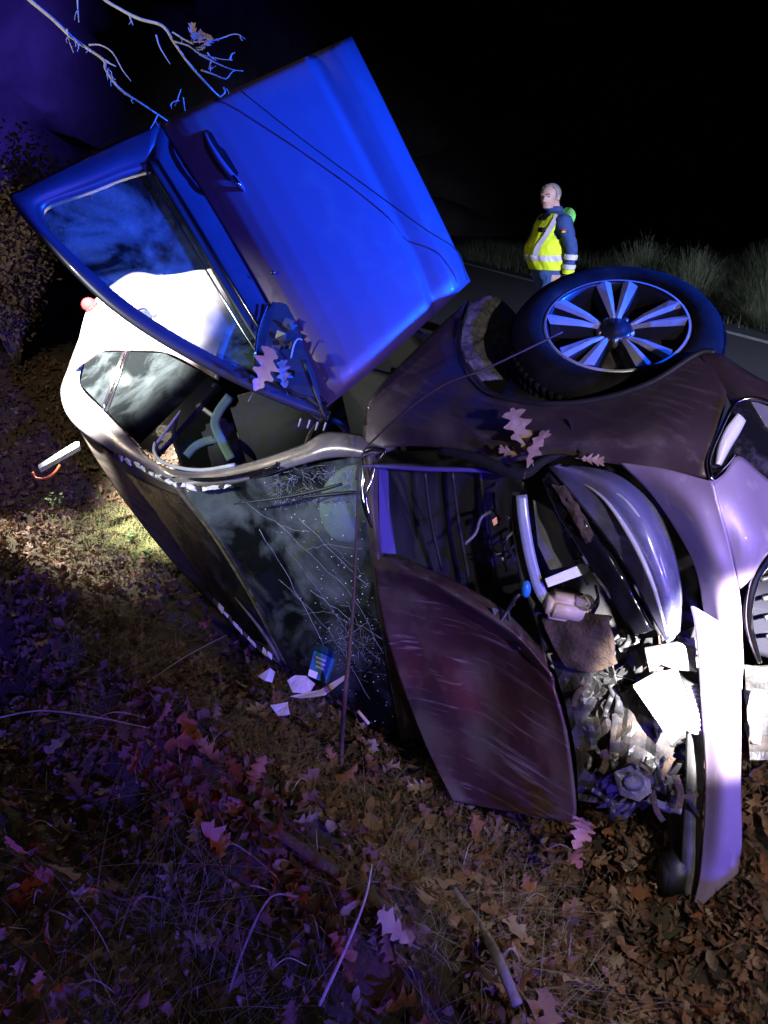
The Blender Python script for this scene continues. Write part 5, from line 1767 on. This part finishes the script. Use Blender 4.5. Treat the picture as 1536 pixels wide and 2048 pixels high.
def shell(rings, thick=0.004, seg=40, skip=None):
    V, F = [], []
    for z, cx, cy, rx, ry in rings:
        for k in range(seg):
            a = 2 * pi * k / seg
            w = 1 + 0.02 * sin(3 * a + z * 20) + 0.06 * noise.noise(Vector((cos(a) * 3, sin(a) * 3, z * 7))) + 0.03 * noise.noise(Vector((cos(a) * 7, sin(a) * 7, z * 16)))
            V.append(Vector((cx + rx * cos(a) * w, cy + ry * sin(a) * w, z)))
    for i in range(len(rings) - 1):
        for k in range(seg):
            k2 = (k + 1) % seg
            am = 2 * pi * (k + 0.5) / seg
            if skip and skip((rings[i][0] + rings[i + 1][0]) / 2, am):
                continue
            F.append((i * seg + k, i * seg + k2, (i + 1) * seg + k2, (i + 1) * seg + k))
    return V, F


def arm_hole(z, a):
    return z > 1.22 and abs(abs((a + pi) % (2 * pi) - pi) - pi / 2) < 0.42 * sst(1.2, 1.3, z)


def neck_v(z, a):
    b = abs((a + pi) % (2 * pi) - pi)
    return arm_hole(z, a) or (z > 1.40 and b < 0.35 + (z - 1.40) * 5)


v, f = shell(vest_rings(0.93, 1.465, 0.016, 60), seg=120, skip=neck_v)
vest = part('vest', v, f, yellow)
vest.modifiers.new('t', 'SOLIDIFY').thickness = 0.005
v, f = shell(vest_rings(1.02, 1.075, 0.023, 8), seg=120)
w_ = part('waist_band', v, f, reflect)
w_.parent = vest
for s in (-1, 1):
    st = []
    for i in range(13):
        z = 1.07 + (1.455 - 1.07) * i / 12
        rg = vest_rings(z, z + 1e-4, 0.021, 1)[0]
        ca = 0.62 + 0.45 * i / 12
        st.append((rg, ca))
    V, F = [], []
    for rg, ca in st:
        for q in (-0.14, 0.14):
            a = s * (ca + q)
            V.append(Vector((rg[1] + (rg[3] + 0.01) * cos(a), (rg[4] + 0.01) * sin(a), rg[0])))
    F = [(2 * i, 2 * i + 1, 2 * i + 3, 2 * i + 2) for i in range(12)]
    o = part('shoulder_band', V, F, reflect)
    o.parent = vest
    a_, b_, c_ = ARM[s]
    for t0, t1, rr_ in ((0.18, 0.40, 0.0595), (0.60, 0.80, 0.056)):
        p0, p1 = b_.lerp(c_, t0), b_.lerp(c_, t1)
        vv, ff = tube_data([p0, p0.lerp(p1, .5), p1], [rr_, rr_ - .001, rr_ - .003], 20, False)
        part('sleeve_band', vv, ff, reflect)
    vv, ff = tube_data([b_.lerp(c_, 0.82), b_.lerp(c_, 0.92), b_.lerp(c_, 1.0)], [0.053, 0.052, 0.05], 20, False)
    part('sleeve_cuff', vv, ff, yellow)
vv, ff = ellipsoid_data(Vector((-0.105, 0.0, 1.41)), 0.055, 0.16, 0.115, 24, 14, Matrix.Rotation(-0.3, 3, 'Y'))
vv = [p + Vector((0.02, 0.015, 0.012)) * noise.noise(p * 14) for p in vv]
part('hood', vv, ff, green)
vv, ff = loft([(1.455, -0.01, 0, 0.082, 0.098), (1.50, 0.0, 0, 0.076, 0.084), (1.535, 0.012, 0.003, 0.072, 0.076)], 28)
part('collar', vv, ff, navy)
V, F = [], []
hv, hf = ellipsoid_data(Vector((0, 0, 0)), 0.105, 0.085, 0.098, 28, 18)
keep = {}
for i, p in enumerate(hv):
    q = hd(p.x - 0.014, p.y, p.z + 0.034)
    hv[i] = q + (q - Hd).normalized() * 0.006 * noise.noise(q * 60)
loc = [HR.transposed() @ (p - Hd) for p in hv]
hf = [q for q in hf if all((loc[i].x < 0.045 and loc[i].z > -0.035 - 0.25 * loc[i].x) or loc[i].z > 0.105 for i in q)]
hair = part('hair', hv, hf, hair_m)
hair.modifiers.new('t', 'SOLIDIFY').thickness = 0.006
for s in (-1, 1):
    vv, ff = ellipsoid_data(hd(0.082, s * 0.03, 0.012), 0.008, 0.011, 0.006, 12, 8, HR)
    part('eye', vv, ff, eye_m)
    vv, ff = tube_data([hd(0.09, s * 0.014, 0.036), hd(0.091, s * 0.03, 0.040), hd(0.083, s * 0.046, 0.034)], 0.0045, 6)
    part('eyebrow', vv, ff, hair_m)
vv, ff = box_data(Vector((0.150, 0.10, 1.315)), Vector((0.004, 0, 0)), Vector((-0.016, 0.035, 0)), Vector((0, 0, 0.022)))
part('name_patch', vv, ff, black)
for k, m in enumerate((M('flag_red', (0.6, 0.03, 0.03), rough=0.8), M('flag_yellow', (0.7, 0.5, 0.05), rough=0.8))):
    vv, ff = box_data(Vector((0.025, 0.285, 1.315 - 0.016 * k)), Vector((0.024, 0.006, 0)), Vector((0, 0.004, 0)), Vector((0, 0, 0.008)))
    part('arm_patch', vv, ff, m)
man.location = MANP
man.scale = (1.16, 1.14, 1.0)
man.rotation_euler = (0, 0, radians(193))

# ------------------------------------------------------------------ tidy up
bpy.context.view_layer.update()
